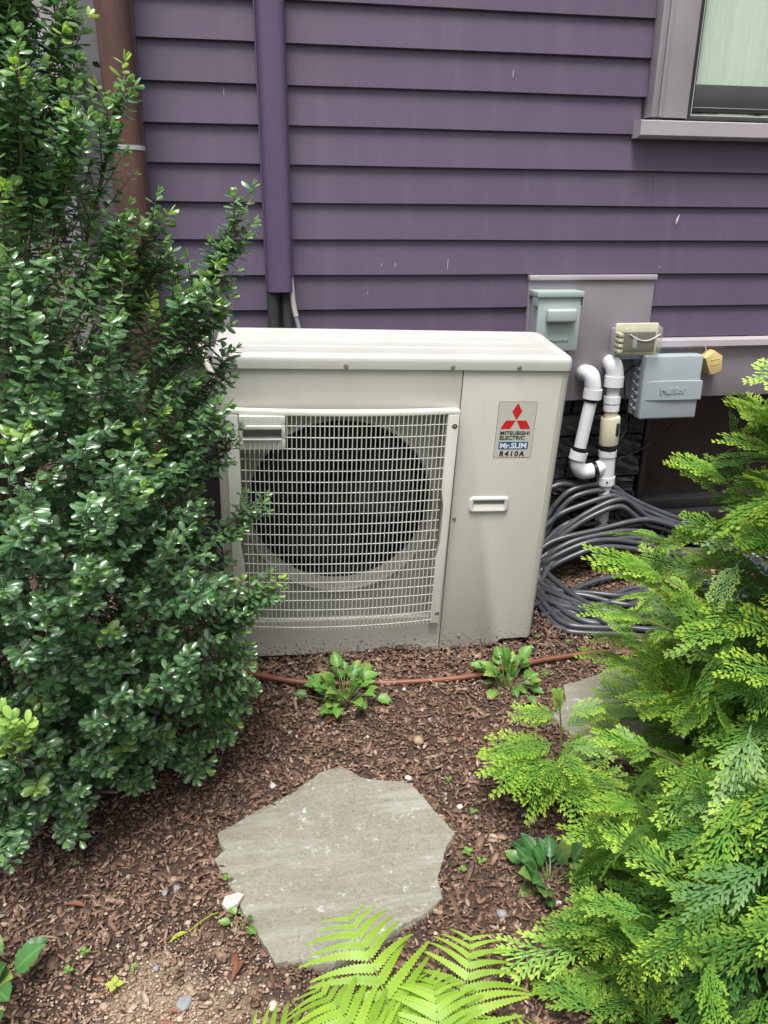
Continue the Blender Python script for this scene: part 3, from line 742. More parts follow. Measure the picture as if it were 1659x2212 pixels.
    def ring(o, z, rr):
        pts = []; X0, X1, Y0, Y1 = -0.003+o, W_+0.003-o, -0.006+o, D_+0.003-o
        for (cx_, cy_, a0) in ((X1-rr, Y0+rr, -90), (X1-rr, Y1-rr, 0), (X0+rr, Y1-rr, 90), (X0+rr, Y0+rr, 180)):
            for k in range(7):
                a = math.radians(a0 + 90*k/6); pts.append((cx_+rr*math.cos(a), cy_+rr*math.sin(a), z))
        return [bm.verts.new(p) for p in pts]
    rings = [ring(0.003, 0.9055, .024), ring(0, 0.9058, .026), ring(0, 0.925, .026), ring(0.0015, 0.933, .026), ring(0.005, 0.9388, .026), ring(0.011, 0.942, .026), ring(0.019, 0.9432, .024), ring(0.030, 0.9425, .022), ring(0.034, 0.9402, .020)]
    for a, b in zip(rings, rings[1:]):
        k_ = len(a)
        for k in range(k_): bm.faces.new((a[k], a[(k+1) % k_], b[(k+1) % k_], b[k]))
    bm.faces.new(rings[-1])
    lid = from_bm('lid', bm, M['lid'], hp, angle=60)
    for yy in (0.095, 0.165, 0.235):      # pressed ridges
        bm = bmesh.new(); n = 30; rows = []
        for i in range(n+1):
            x = 0.045 + (W_-0.09)*i/n; e = min(1, min(i, n-i)/1.5)
            rows.append([bm.verts.new((x, yy+dy, 0.9404+h*e)) for dy, h in ((-.006, 0), (-.003, .0018), (0, .0024), (.003, .0018), (.006, 0))])
        for a, b in zip(rows, rows[1:]):
            for k in range(4): bm.faces.new((a[k], a[k+1], b[k+1], b[k]))
        from_bm('ridge', bm, M['lid'], lid, smooth=True)
    for x in (0.055, 0.337, 0.619, 0.800): disc_bolt('screw', x, -0.006, 0.9145, 0.0065, M['steel'], lid)
    for x, z in ((0.662, 0.466), (0.711, 0.056), (0.534, 0.028)): disc_bolt('screw', x, 0, z, 0.0058, M['steel'], hp)
    # --- handle recess in the service panel
    bm = bmesh.new(); rings = []
    def rr_ring(x0, x1, z0, z1, r, y):
        pts = []
        for cx_, cz_, a0 in ((x1-r, z1-r, 0), (x0+r, z1-r, 90), (x0+r, z0+r, 180), (x1-r, z0+r, 270)):
            for k in range(6):
                a = math.radians(a0+90*k/5); pts.append((cx_+r*math.cos(a), y, cz_+r*math.sin(a)))
        return [bm.verts.new(p) for p in pts]
    X0, X1, Z0_, Z1_ = 0.701, 0.817, 0.487, 0.535
    rings = [rr_ring(X0, X1, Z0_, Z1_, .011, -0.0002), rr_ring(X0+.001, X1-.001, Z0_+.001, Z1_-.001, .010, -0.005), rr_ring(X0+.0035, X1-.0035, Z0_+.0035, Z1_-.0035, .008, -0.0065), rr_ring(X0+.011, X1-.011, Z0_+.008, Z1_-.009, .005, -0.0062), rr_ring(X0+.0125, X1-.0125, Z0_+.0095, Z1_-.010, .004, -0.0045)]
    for a, b in zip(rings, rings[1:]):
        k_ = len(a)
        for k in range(k_): bm.faces.new((a[k], a[(k+1) % k_], b[(k+1) % k_], b[k]))
    hd = from_bm('handle', bm, M['grille'], hp, angle=50)
    bm = bmesh.new()
    a = [(X0+.0115, -0.0045, Z1_-.0095), (X1-.0115, -0.0045, Z1_-.0095), (X1-.0115, -0.0045, Z0_+.009), (X0+.0115, -0.0045, Z0_+.009)]
    # recess: dark upper slot and a sloping scoop below
    box('slot', X0+.0125, X1-.0125, -0.0012, -0.0006, Z1_-.0245, Z1_-.0095, M['shroud'], hd)
    bm.free(); bm = bmesh.new()
    vs = [bm.verts.new(p) for p in ((X0+.0125, -0.0012, Z1_-.024), (X1-.0125, -0.0012, Z1_-.024), (X1-.0125, -0.0055, Z0_+.0095), (X0+.0125, -0.0055, Z0_+.0095))]
    bm.faces.new(vs); from_bm('scoop', bm, M['grille'], hd)
    # --- fan ring, fan
    n = 64; bm = bmesh.new()
    ra = [bm.verts.new((cxx+(cr+.002)*math.cos(2*math.pi*k/n), 0.018, czz+(cr+.002)*math.sin(2*math.pi*k/n))) for k in range(n)]
    rb = [bm.verts.new((cxx+(cr+.009)*math.cos(2*math.pi*k/n), 0.0255, czz+(cr+.009)*math.sin(2*math.pi*k/n))) for k in range(n)]
    rc = [bm.verts.new((cxx+(cr-.003)*math.cos(2*math.pi*k/n), 0.025, czz+(cr-.003)*math.sin(2*math.pi*k/n))) for k in range(n)]
    for k in range(n):
        j = (k+1) % n; bm.faces.new((ra[k], ra[j], rb[j], rb[k])); bm.faces.new((rc[k], rc[j], ra[j], ra[k]))
    from_bm('fan_ring', bm, M['shroud'], hp, smooth=True)
    box('interior', 0.03, 0.64, 0.20, 0.21, 0.03, 0.90, M['fins'], hp)
    for a, b, c_, d_ in ((0.03, 0.08, .095, .20), (0.60, 0.64, .095, .20)):
        box('baffle', a, b, c_, d_, 0.03, 0.90, M['black'], hp)
    box('baffle', 0.08, 0.60, .095, .20, 0.03, 0.235, M['black'], hp); box('baffle', 0.08, 0.60, .095, .20, 0.75, 0.90, M['black'], hp)
    fan = bpy.data.objects.new('fan', None); C.objects.link(fan); fan.parent = hp; fan.location = (cxx, 0.125, czz)
    bm = bmesh.new(); bm_tube(bm, [(0, -0.03, 0), (0, 0.04, 0)], 0.055, 24); from_bm('hub', bm, M['fan'], fan, angle=40)
    for b in range(3):
        bm = bmesh.new(); rows = []
        for i in range(9):
            r_ = 0.05 + 0.18*i/8; row = []
            for j in range(9):
                a = b*2*math.pi/3 + (j/8-0.5)*(1.35 - 0.2*i/8) + 0.35*i/8
                row.append(bm.verts.new((r_*math.cos(a), -0.03+0.06*j/8, r_*math.sin(a))))
            rows.append(row)
        for r1, r2 in zip(rows, rows[1:]):
            for j in range(8): bm.faces.new((r1[j], r1[j+1], r2[j+1], r2[j]))
        from_bm('fan_blade', bm, M['fan'], fan, smooth=True)
    # --- grille
    gr = bpy.data.objects.new('grille', None); C.objects.link(gr); gr.parent = hp
    def by(x, z=0.5):     # bulge of the grille face
        t = (x-0.334)/0.285; return -0.022 - 0.017*max(0.0, 1-t*t)
    zt, zb = 0.792, 0.126
    def column(pts, name='frame'):
        bm = bmesh.new(); vs = [bm.verts.new((x, -0.026, z)) for x, z in pts]; vb = [bm.verts.new((x, -0.001, z)) for x, z in pts]
        f = bm.faces.new(vs); bm.faces.new(list(reversed(vb))); k_ = len(vs)
        for i in range(k_): bm.faces.new((vs[i], vb[i], vb[(i+1) % k_], vs[(i+1) % k_]))
        bmesh.ops.bevel(bm, geom=list(f.edges), offset=0.003, segments=3, affect='EDGES', profile=0.5)
        return from_bm(name, bm, M['grille'], gr, angle=40)
    column([(0.027, 0.1225), (0.0605, 0.1225), (0.0605, 0.35), (0.053, 0.40), (0.053, 0.52), (0.0605, 0.57), (0.0605, 0.790), (0.027, 0.790)])
    column([(0.6105, 0.1225), (0.6385, 0.1225), (0.6445, 0.790), (0.6115, 0.790), (0.6115, 0.57), (0.620, 0.52), (0.620, 0.40), (0.6115, 0.35)])
    # top bar follows the bulge
    def bar(z0, z1, xa, xb, t=0.006, out=0.0, m=M['grille']):
        bm = bmesh.new(); n = 30; rows = []
        for i in range(n+1):
            x = xa+(xb-xa)*i/n; y = by(x) - out
            rows.append([bm.verts.new((x, yy, zz)) for yy, zz in ((y-t/2, z0), (y-t/2-.001, (z0+z1)/2), (y-t/2+.001, z1), (min(-.002, y+.02), z1), (min(-.002, y+.02), z0))])
        for a, b in zip(rows, rows[1:]):
            for k in range(5): bm.faces.new((a[k], a[(k+1) % 5], b[(k+1) % 5], b[k]))
        bm.faces.new(rows[0]); bm.faces.new(rows[-1])
        return from_bm('frame', bm, m, gr, angle=40)
    bar(0.7905, 0.8015, 0.027, 0.6445)
    nW = 44; xs = [0.0735 + (0.6020-0.0735)*i/(nW-1) for i in range(nW)]
    def wire_v(x, z0, z1, r=0.00135):
        y = by(x)
        bm = bmesh.new(); w = r
        # tapered rib: narrow front, deeper back
        pr = [(x-w*0.75, y-0.003), (x, y-0.0036), (x+w*0.75, y-0.003), (x+w, y+0.002), (x-w, y+0.002)]
        A = [bm.verts.new((px, py, z0)) for px, py in pr]; B = [bm.verts.new((px, py, z1)) for px, py in pr]
        for k in range(5): bm.faces.new((A[k], A[(k+1) % 5], B[(k+1) % 5], B[k]))
        bm.faces.new(A); bm.faces.new(B); return from_bm('grille_bar', bm, M['grille'], gr)
    for x in xs:
        lo = zb - 0.001 - 0.003*max(0, 1-((x-.334)/.285)**2)
        wire_v(x, lo, 0.7904 if x > 0.181 else 0.6975)
    zs = []; z = 0.7615; st = 0.0325
    while z > 0.118: zs.append(z); z -= st*(0.985 if z > .4 else 0.93)
    for z in zs:
        bm = bmesh.new(); n = 24; xa = 0.062 if z < 0.70 else 0.180; xb = 0.611
        pts = [(xa+(xb-xa)*i/n, by(xa+(xb-xa)*i/n)+0.0012, z - (0.003*max(0, 1-((xa+(xb-xa)*i/n-.334)/.285)**2) if z < .2 else 0)) for i in range(n+1)]
        bm_tube(bm, pts, 0.00145, 5); from_bm('grille_bar', bm, M['grille'], gr)
    # handle block on the grille, upper left
    y_ = -0.034
    bmk = bmesh.new()
    bm_box(bmk, 0.0615, 0.1795, -0.041, -0.006, 0.767, 0.790, 0.0015); bm_box(bmk, 0.0615, 0.0700, -0.041, -0.006, 0.7285, 0.7668, 0.0008); bm_box(bmk, 0.1690, 0.1795, -0.041, -0.006, 0.7285, 0.7668, 0.0008)
    bm_box(bmk, 0.0615, 0.1795, -0.041, -0.006, 0.698, 0.7283, 0.0012)
    blk = from_bm('handle_block', bmk, M['grille'], gr, angle=40)
    box('slot_back', 0.0702, 0.1688, -0.012, -0.006, 0.7285, 0.7668, M['shroud'], gr)
    box('slot_lip', 0.0690, 0.1700, -0.051, -0.0415, 0.7565, 0.7675, M['grille'], gr, 0.002)
    box('slot_lip', 0.0690, 0.1700, -0.048, -0.0415, 0.726, 0.7305, M['grille'], gr, 0.001)
    for i in range(8):
        x = xs[0] + (xs[1]-xs[0])*i + 0.001
        box('grille_bar', x-.0011, x+.0011, -0.0435, -0.0415, 0.7675, 0.790, M['grille'], gr)
        box('grille_bar', x-.0011, x+.0011, -0.0445, -0.0415, 0.690, 0.7255, M['grille'], gr)
    disc_bolt('screw', 0.150, -0.0125, 0.7595, 0.005, M['steel'], gr)
    for x, z in ((0.041, 0.762), (0.633, 0.757), (0.629, 0.160)):
        bm = bmesh.new(); n = 20
        a = [bm.verts.new((x+.0085*math.cos(2*math.pi*k/n), -0.0262, z+.0085*math.sin(2*math.pi*k/n))) for k in range(n)]
        b = [bm.verts.new((x+.0070*math.cos(2*math.pi*k/n), -0.0266, z+.0070*math.sin(2*math.pi*k/n))) for k in range(n)]
        c_ = [bm.verts.new((x+.0068*math.cos(2*math.pi*k/n), -0.0263, z+.0068*math.sin(2*math.pi*k/n))) for k in range(n)]
        for k in range(n): j = (k+1) % n; bm.faces.new((a[k], a[j], b[j], b[k]))
        rim = from_bm('screw_rim', bm, M['grille'], gr)
        bm = bmesh.new(); bm.faces.new([bm.verts.new((x+.0067*math.cos(2*math.pi*k/n), -0.0264, z+.0067*math.sin(2*math.pi*k/n))) for k in range(n)]); from_bm('screw_hole', bm, M['black'], gr)
        disc_bolt('screw', x, -0.0266, z, 0.0032, M['shroud'], gr, 0.001)
    # --- badge
    bg = bpy.data.objects.new('badge', None); C.objects.link(bg); bg.parent = hp
    x0, x1, z0, z1 = 0.757, 0.8655, 0.6545, 0.8185
    def rr(x0, x1, z0, z1, r, y, m, name):
        bm = bmesh.new(); pts = []
        for cx_, cz_, a0 in ((x1-r, z1-r, 0), (x0+r, z1-r, 90), (x0+r, z0+r, 180), (x1-r, z0+r, 270)):
            for k in range(5):
                a = math.radians(a0+90*k/4); pts.append((cx_+r*math.cos(a), y, cz_+r*math.sin(a)))
        bm.faces.new([bm.verts.new(p) for p in pts]); return from_bm(name, bm, m, bg)
    rr(x0, x1, z0, z1, .004, -0.0004, M['ink'], 'border'); rr(x0+.0009, x1-.0009, z0+.0009, z1-.0009, .0034, -0.0006, M['sticker'], 'film')
    def poly(pts, m, name, y=-0.0009):
        bm = bmesh.new(); bm.faces.new([bm.verts.new((x, y, z)) for x, z in pts]); return from_bm(name, bm, m, bg)
    cx_, cz_ = 0.8108, 0.7655
    poly([(cx_, cz_+.0005), (cx_+.0143, cz_+.0250), (cx_, cz_+.0490), (cx_-.0143, cz_+.0250)], M['red'], 'emblem_diamond')
    poly([(cx_-.0008, cz_-.0008), (cx_-.0290, cz_-.0008), (cx_-.0430, cz_-.0255), (cx_-.0148, cz_-.0255)], M['red'], 'emblem_diamond')
    poly([(cx_+.0008, cz_-.0008), (cx_+.0290, cz_-.0008), (cx_+.0430, cz_-.0255), (cx_+.0148, cz_-.0255)], M['red'], 'emblem_diamond')
    text('lettering', 'MITSUBISHI', 0.7695, 0.7225, 0.0835, 0.0112, -0.0008, M['ink'], bg, bold=0.022)
    text('lettering', 'ELECTRIC', 0.7695, 0.7085, 0.0715, 0.0112, -0.0008, M['ink'], bg, bold=0.022)
    rr(0.7685, 0.8535, 0.6795, 0.7020, .0015, -0.0008, M['blue'], 'plate')
    text('lettering', 'Mr.SLIM', 0.7725, 0.6825, 0.0765, 0.0165, -0.0010, M['white_print'], bg, bold=0.035)
    text('lettering', 'R410A', 0.7735, 0.6590, 0.0720, 0.0160, -0.0008, M['ink'], bg, bold=0.035, shear=0.12, spacing=1.35)
heat_pump()

# ------------------------------------------------------------------ disconnect box
def disconnect():
    Y = -0.088
    (xa, za), (xb, zb) = at(1.277, 0.831, Y), at(1.431, 1.030, Y)
    xa0, _ = at(1.272, 0, Y)
    r = thing('disconnect_box', 'pale grey green metal electrical disconnect box on the grey panel', 'electrical box', (xa, 0, za))
    w, h = xb-xa, zb-za
    box('body', 0.003, w-0.003, Y+0.006, -0.0095, 0.004, h-0.012, M['milbank'], r, 0.002)
    box('door', 0.0, w, Y, Y+0.0055, 0.0, h-0.020, M['milbank'], r, 0.0018)
    bm = bmesh.new()
    bm_box(bm, -0.006, w+0.006, Y-0.008, -0.010, h-0.018, h+0.001, 0.002)
    for sx in (-0.006, w+0.004): bm_box(bm, sx, sx+0.002, Y-0.006, -0.05, h-0.045, h-0.019)
    from_bm('hood', bm, M['milbank'], r, angle=40)
    bm = bmesh.new(); bm_box(bm, w*.19, w*.88, Y-0.024, Y-0.0002, h*.49, h*.72, 0.009, 4); from_bm('door_bulge', bm, M['milbank'], r, angle=60)
    text('lettering', 'MILBANK', w*.30, h*.165, w*.47, 0.011, Y-0.0002, M['milbank'], r, bold=0.03, depth=0.003)
    box('hasp', w*.36, w*.46, Y-0.004, Y+0.01, -0.008, -0.0005, M['steel'], r)
disconnect()
# ------------------------------------------------------------------ weatherproof outlet cover
def outlet():
    Y = -0.055
    r = thing('outlet_cover', 'yellowed clear bubble cover over an outlet on the grey panel', 'outlet cover', (1.545, -0.01, 0.86))
    box('back_box', 0.0, 0.115, -0.045, 0.0, -0.055, 0.050, M['lilac_box'], r, 0.003)
    Y1 = -0.115
    x0, z0 = at(1.594, 0.803, Y1); x1, z1 = at(1.757, 0.915, Y1)
    x0 -= 1.545; x1 -= 1.545; z0 -= 0.86; z1 -= 0.86
    box('rim', x0, x1, -0.058, -0.0455, z0, z1, M['yellow_ring'], r, 0.005)
    bm = bmesh.new(); 
    def ring(o, y, rr=.020):
        pts = []
        for cx_, cz_, a0 in ((x1-o-rr, z1-o-rr, 0), (x0+o+rr, z1-o-rr, 90), (x0+o+rr, z0+o+rr, 180), (x1-o-rr, z0+o+rr, 270)):
            for k in range(6): a = math.radians(a0+18*k); pts.append((cx_+rr*math.cos(a), y, cz_+rr*math.sin(a)))
        return [bm.verts.new(p) for p in pts]
    R_ = [ring(.001, -.0585), ring(.0015, -.085), ring(.004, -.099), ring(.011, -.107), ring(.025, -.111)]
    for a, b in zip(R_, R_[1:]):
        k_ = len(a)
        for k in range(k_): bm.faces.new((a[k], a[(k+1) % k_], b[(k+1) % k_], b[k]))
    bm.faces.new(R_[-1])
    from_bm('clear_cover', bm, M['bubble'], r, angle=60)
    box('device', x0+.018, x1-.012, -0.064, -0.0585, z0+.010, z1-.03, M['black'], r)
    box('plug', x0+.060, x0+.074, -0.075, -0.0645, z0+.025, z1-.045, M['lilac_box'], r, 0.003)
    bm = bmesh.new(); n = 24; rows = []
    for i in range(n+1):
        t = i/n; x = x0+.025+(x1-x0-.045)*t; z = z1-.030 - .022*math.sin(math.pi*t)
        rows.append((x, -.1125, z))
    bm_tube(bm, rows, 0.0020, 6); from_bm('grip_line', bm, M['pvc'], r)
    for i in range(4):
        box('hinge', x0-.004, x0+.012, -0.098, -0.060, z0+.014+i*.018, z0+.024+i*.018, M['yellow_ring'], r, 0.001)
outlet()
# ------------------------------------------------------------------ irrigation controller
def controller():
    Y = -0.092
    x0, z0 = at(1.697, 0.573, Y); x1, z1 = at(1.921, 0.806, Y)
    r = thing('irrigation_controller', 'blue grey plastic irrigation controller box with a raised brand band', 'irrigation controller', (x0, 0, z0))
    w, h = x1-x0, z1-z0
    box('base', 0.003, w-.004, -0.045, -0.0085, 0.004, h-.004, M['hunter'], r, 0.004)
    box('door', 0.0, w, Y, -0.0455, 0.0, h, M['hunter'], r, 0.007, 3)
    # curved raised band
    bm = bmesh.new(); rows = []; n = 16
    for i in range(n+1):
        t = i/n; x = w*.06 + (w*1.02-w*.06)*t; b = .0012+.0065*math.sin(min(1, t*1.6)*math.pi/2)
        za, zb = h*(.305+.03*t*0), h*.600+.002*math.sin(math.pi*t)
        rows.append([bm.verts.new(p) for p in ((x, Y+.001, za), (x, Y-b, za+.001), (x, Y-b-.0006, (za+zb)/2), (x, Y-b, zb-.001), (x, Y+.001, zb))])
    for a, b in zip(rows, rows[1:]):
        for k in range(4): bm.faces.new((a[k], a[k+1], b[k+1], b[k]))
    bm.faces.new(rows[0]); bm.faces.new(rows[-1]); from_bm('band', bm, M['hunter'], r, angle=35)
    box('band_end', w*1.001, w*1.021, Y-.006, -0.05, h*.305, h*.6, M['hunter'], r, 0.001)
    text('lettering', 'Hunter', w*.30, h*.41, w*.44, h*.13, Y-.0083, M['hunter'], r, bold=0.03, depth=0.0018)
    for i in range(6):      # ribs of the hinge side
        z = h*.12 + i*h*.125
        box('vent_tab', -0.006, -0.0005, -0.060, -0.040, z, z+h*.045, M['hunter'], r, 0.001)
        box('vent_tab', -0.007, -0.0005, -0.040, -0.022, z+h*.05, z+h*.075, M['pvc'], r, 0.001)
    box('hinge_strip', -0.005, -0.0004, -0.040, -0.012, 0.01, h-.02, M['hunter'], r)
controller()
# ------------------------------------------------------------------ rain sensor
def sensor():
    Y = -0.06; pts = [at(x, z, Y) for x, z in ((1.927, 0.793), (1.959, 0.820), (1.994, 0.800), (2.000, 0.745), (1.956, 0.731))]
    cx_ = sum(p[0] for p in pts)/5; cz_ = sum(p[1] for p in pts)/5
    r = thing('sensor_box', 'yellowed five sided sensor box beside the irrigation controller', 'sensor', (cx_, 0, cz_))
    prism('housing', [(x-cx_, z-cz_) for x, z in pts], Y, -0.0085, M['sensor'], r, 0.003)
    bm = bmesh.new()
    for a, b in (((-.018, .008), (.014, .014)), ((.014, .014), (.016, -.004)), ((.016, -.004), (-.016, -.010)), ((-.016, -.010), (-.018, .008))):
        bm_tube(bm, [(a[0], Y-.0006, a[1]), (b[0], Y-.0006, b[1])], .0009, 5)
    from_bm('embossed_outline', bm, M['sensor'], r)
    tube('antenna', [(-.03, Y+.02, .03), (-.034, Y+.018, .052)], .0018, M['pvc'], r, 6)
sensor()
# ------------------------------------------------------------------ PVC drain
def pvc():
    r = thing('drain_pipes', 'white plastic drain pipes looping out of the wall into a cream fitting', 'drain pipe', (1.5, 0, 0.5))
    def P(x, z, Y): a = at(x, z, Y); return (a[0]-1.5, Y, a[1]-0.5)
    R_ = 0.0225
    # left run: elbow out of the wall, slanting pipe, elbow into the wye
    tube('elbow', catmull([P(1.462, .748, 0.0), P(1.470, .752, -.03), P(1.492, .742, -.055), P(1.503, .708, -.062), P(1.506, .672, -.062)], 8), 0.0285, M['pvc'], r, 20)
    tube('collar', [P(1.507, .693, -.062), P(1.505, .658, -.062)], 0.0325, M['pvc'], r, 20)
    tube('pipe', [P(1.505, .67, -.062), P(1.478, .47, -.062)], R_, M['pvc'], r, 20)
    tube('sealant', [P(1.504, .657, -.062), P(1.5025, .646, -.062)], R_+.0035, M['glue'], r, 16)
    tube('sealant', [P(1.4800, .478, -.062), P(1.478, .462, -.062)], R_+.005, M['glue'], r, 16)
    tube('collar', [P(1.478, .462, -.062), P(1.472, .432, -.062)], 0.0315, M['pvc'], r, 20)
    tube('elbow', catmull([P(1.474, .436, -.062), P(1.478, .405, -.062), P(1.497, .383, -.062), P(1.525, .384, -.062), P(1.545, .388, -.062)], 8), 0.0275, M['pvc'], r, 20)
    tube('sealant', [P(1.535, .387, -.062), P(1.551, .389, -.062)], 0.0285, M['glue'], r, 16)
    # right run
    tube('wall_flange', [P(1.556, .795, -.009), P(1.556, .795, -.016)], 0.036, M['panel'], r, 20)
    tube('elbow', catmull([P(1.560, .786, 0.0), P(1.565, .784, -.03), P(1.575, .775, -.052), P(1.583, .745, -.058), P(1.584, .715, -.058)], 8), 0.0300, M['pvc'], r, 20)
    tube('collar', [P(1.583, .738, -.058), P(1.583, .700, -.058)], 0.0335, M['pvc'], r, 20)
    tube('pipe', [P(1.583, .72, -.058), P(1.590, .40, -.058)], R_, M['pvc'], r, 20)
    tube('collar', [P(1.583, .664, -.058), P(1.5835, .640, -.058)], 0.0305, M['pvc'], r, 8)
    tube('collar', [P(1.5835, .635, -.058), P(1.584, .612, -.058)], 0.0285, M['pvc'], r, 20)
    tube('coupling', [P(1.5845, .612, -.058), P(1.585, .588, -.058)], 0.0250, M['pvc_cream'], r, 8)
    tube('coupling', [P(1.585, .590, -.058), P(1.5855, .588, -.058), P(1.586, .580, -.058), P(1.588, .490, -.058), P(1.5885, .484, -.058)], [.026, .033, .0345, .0345, .032], M['pvc_cream'], r, 24)
    box('air_gap', P(1.616, 0, -.08)[0]-.012, P(1.616, 0, -.08)[0]+.004, -0.092, -0.060, P(0, .515, -.08)[2], P(0, .565, -.08)[2], M['black'], r, 0.004)
    tube('sealant', [P(1.589, .480, -.058), P(1.589, .462, -.058)], .0300, M['glue'], r, 16)
    tube('collar', [P(1.589, .462, -.058), P(1.590, .440, -.058)], 0.0325, M['pvc'], r, 20)
    tube('wye', [P(1.590, .445, -.058), P(1.594, .350, -.058)], 0.0290, M['pvc'], r, 20)
    tube('branch', [P(1.551, .389, -.060), P(1.590, .408, -.058)], [0.0275, 0.024], M['pvc'], r, 20)
    tube('collar', [P(1.594, .360, -.058), P(1.595, .330, -.058)], 0.0325, M['pvc'], r, 20)
    tube('pipe', [P(1.595, .34, -.058), P(1.598, .02, -.058)], R_+.002, M['pvc'], r, 20)
pvc()
def Q(x, z, Y): a = at(x, z, Y); return (a[0], Y, a[1])
tag(tube('power_cord', catmull([Q(1.70, .802, -.07), Q(1.665, .778, -.05), Q(1.630, .755, -.03), Q(1.622, .735, -.02), Q(1.635, .65, -.02), Q(1.648, .60, -.02), Q(1.648, .53, -.02), Q(1.632, .50, -.035), Q(1.615, .488, -.07)], 8), .0028, M['cable'], n=7), 'black power cord dropping from the bubble outlet cover past the controller', 'cord')
tag(tube('valve_cable', catmull([Q(1.845, .562, -.05), Q(1.80, .515, -.01), Q(1.74, .470, .0), Q(1.68, .44, -.01), Q(1.632, .42, -.045), Q(1.625, .37, -.05), Q(1.632, .33, -.05), Q(1.60, .335, -.09)], 8), .0034, M['cable'], n=7), 'black cable sagging below the controller across the basement window', 'cable')
tag(tube('loose_wire', catmull([Q(1.595, .455, -.09), Q(1.62, .47, -.09), Q(1.64, .44, -.07), Q(1.625, .40, -.06), Q(1.645, .36, -.05), Q(1.636, .33, -.05)], 8), .0018, M['cable'], n=6), 'thin black wire tangled around the white wye fitting', 'wire')

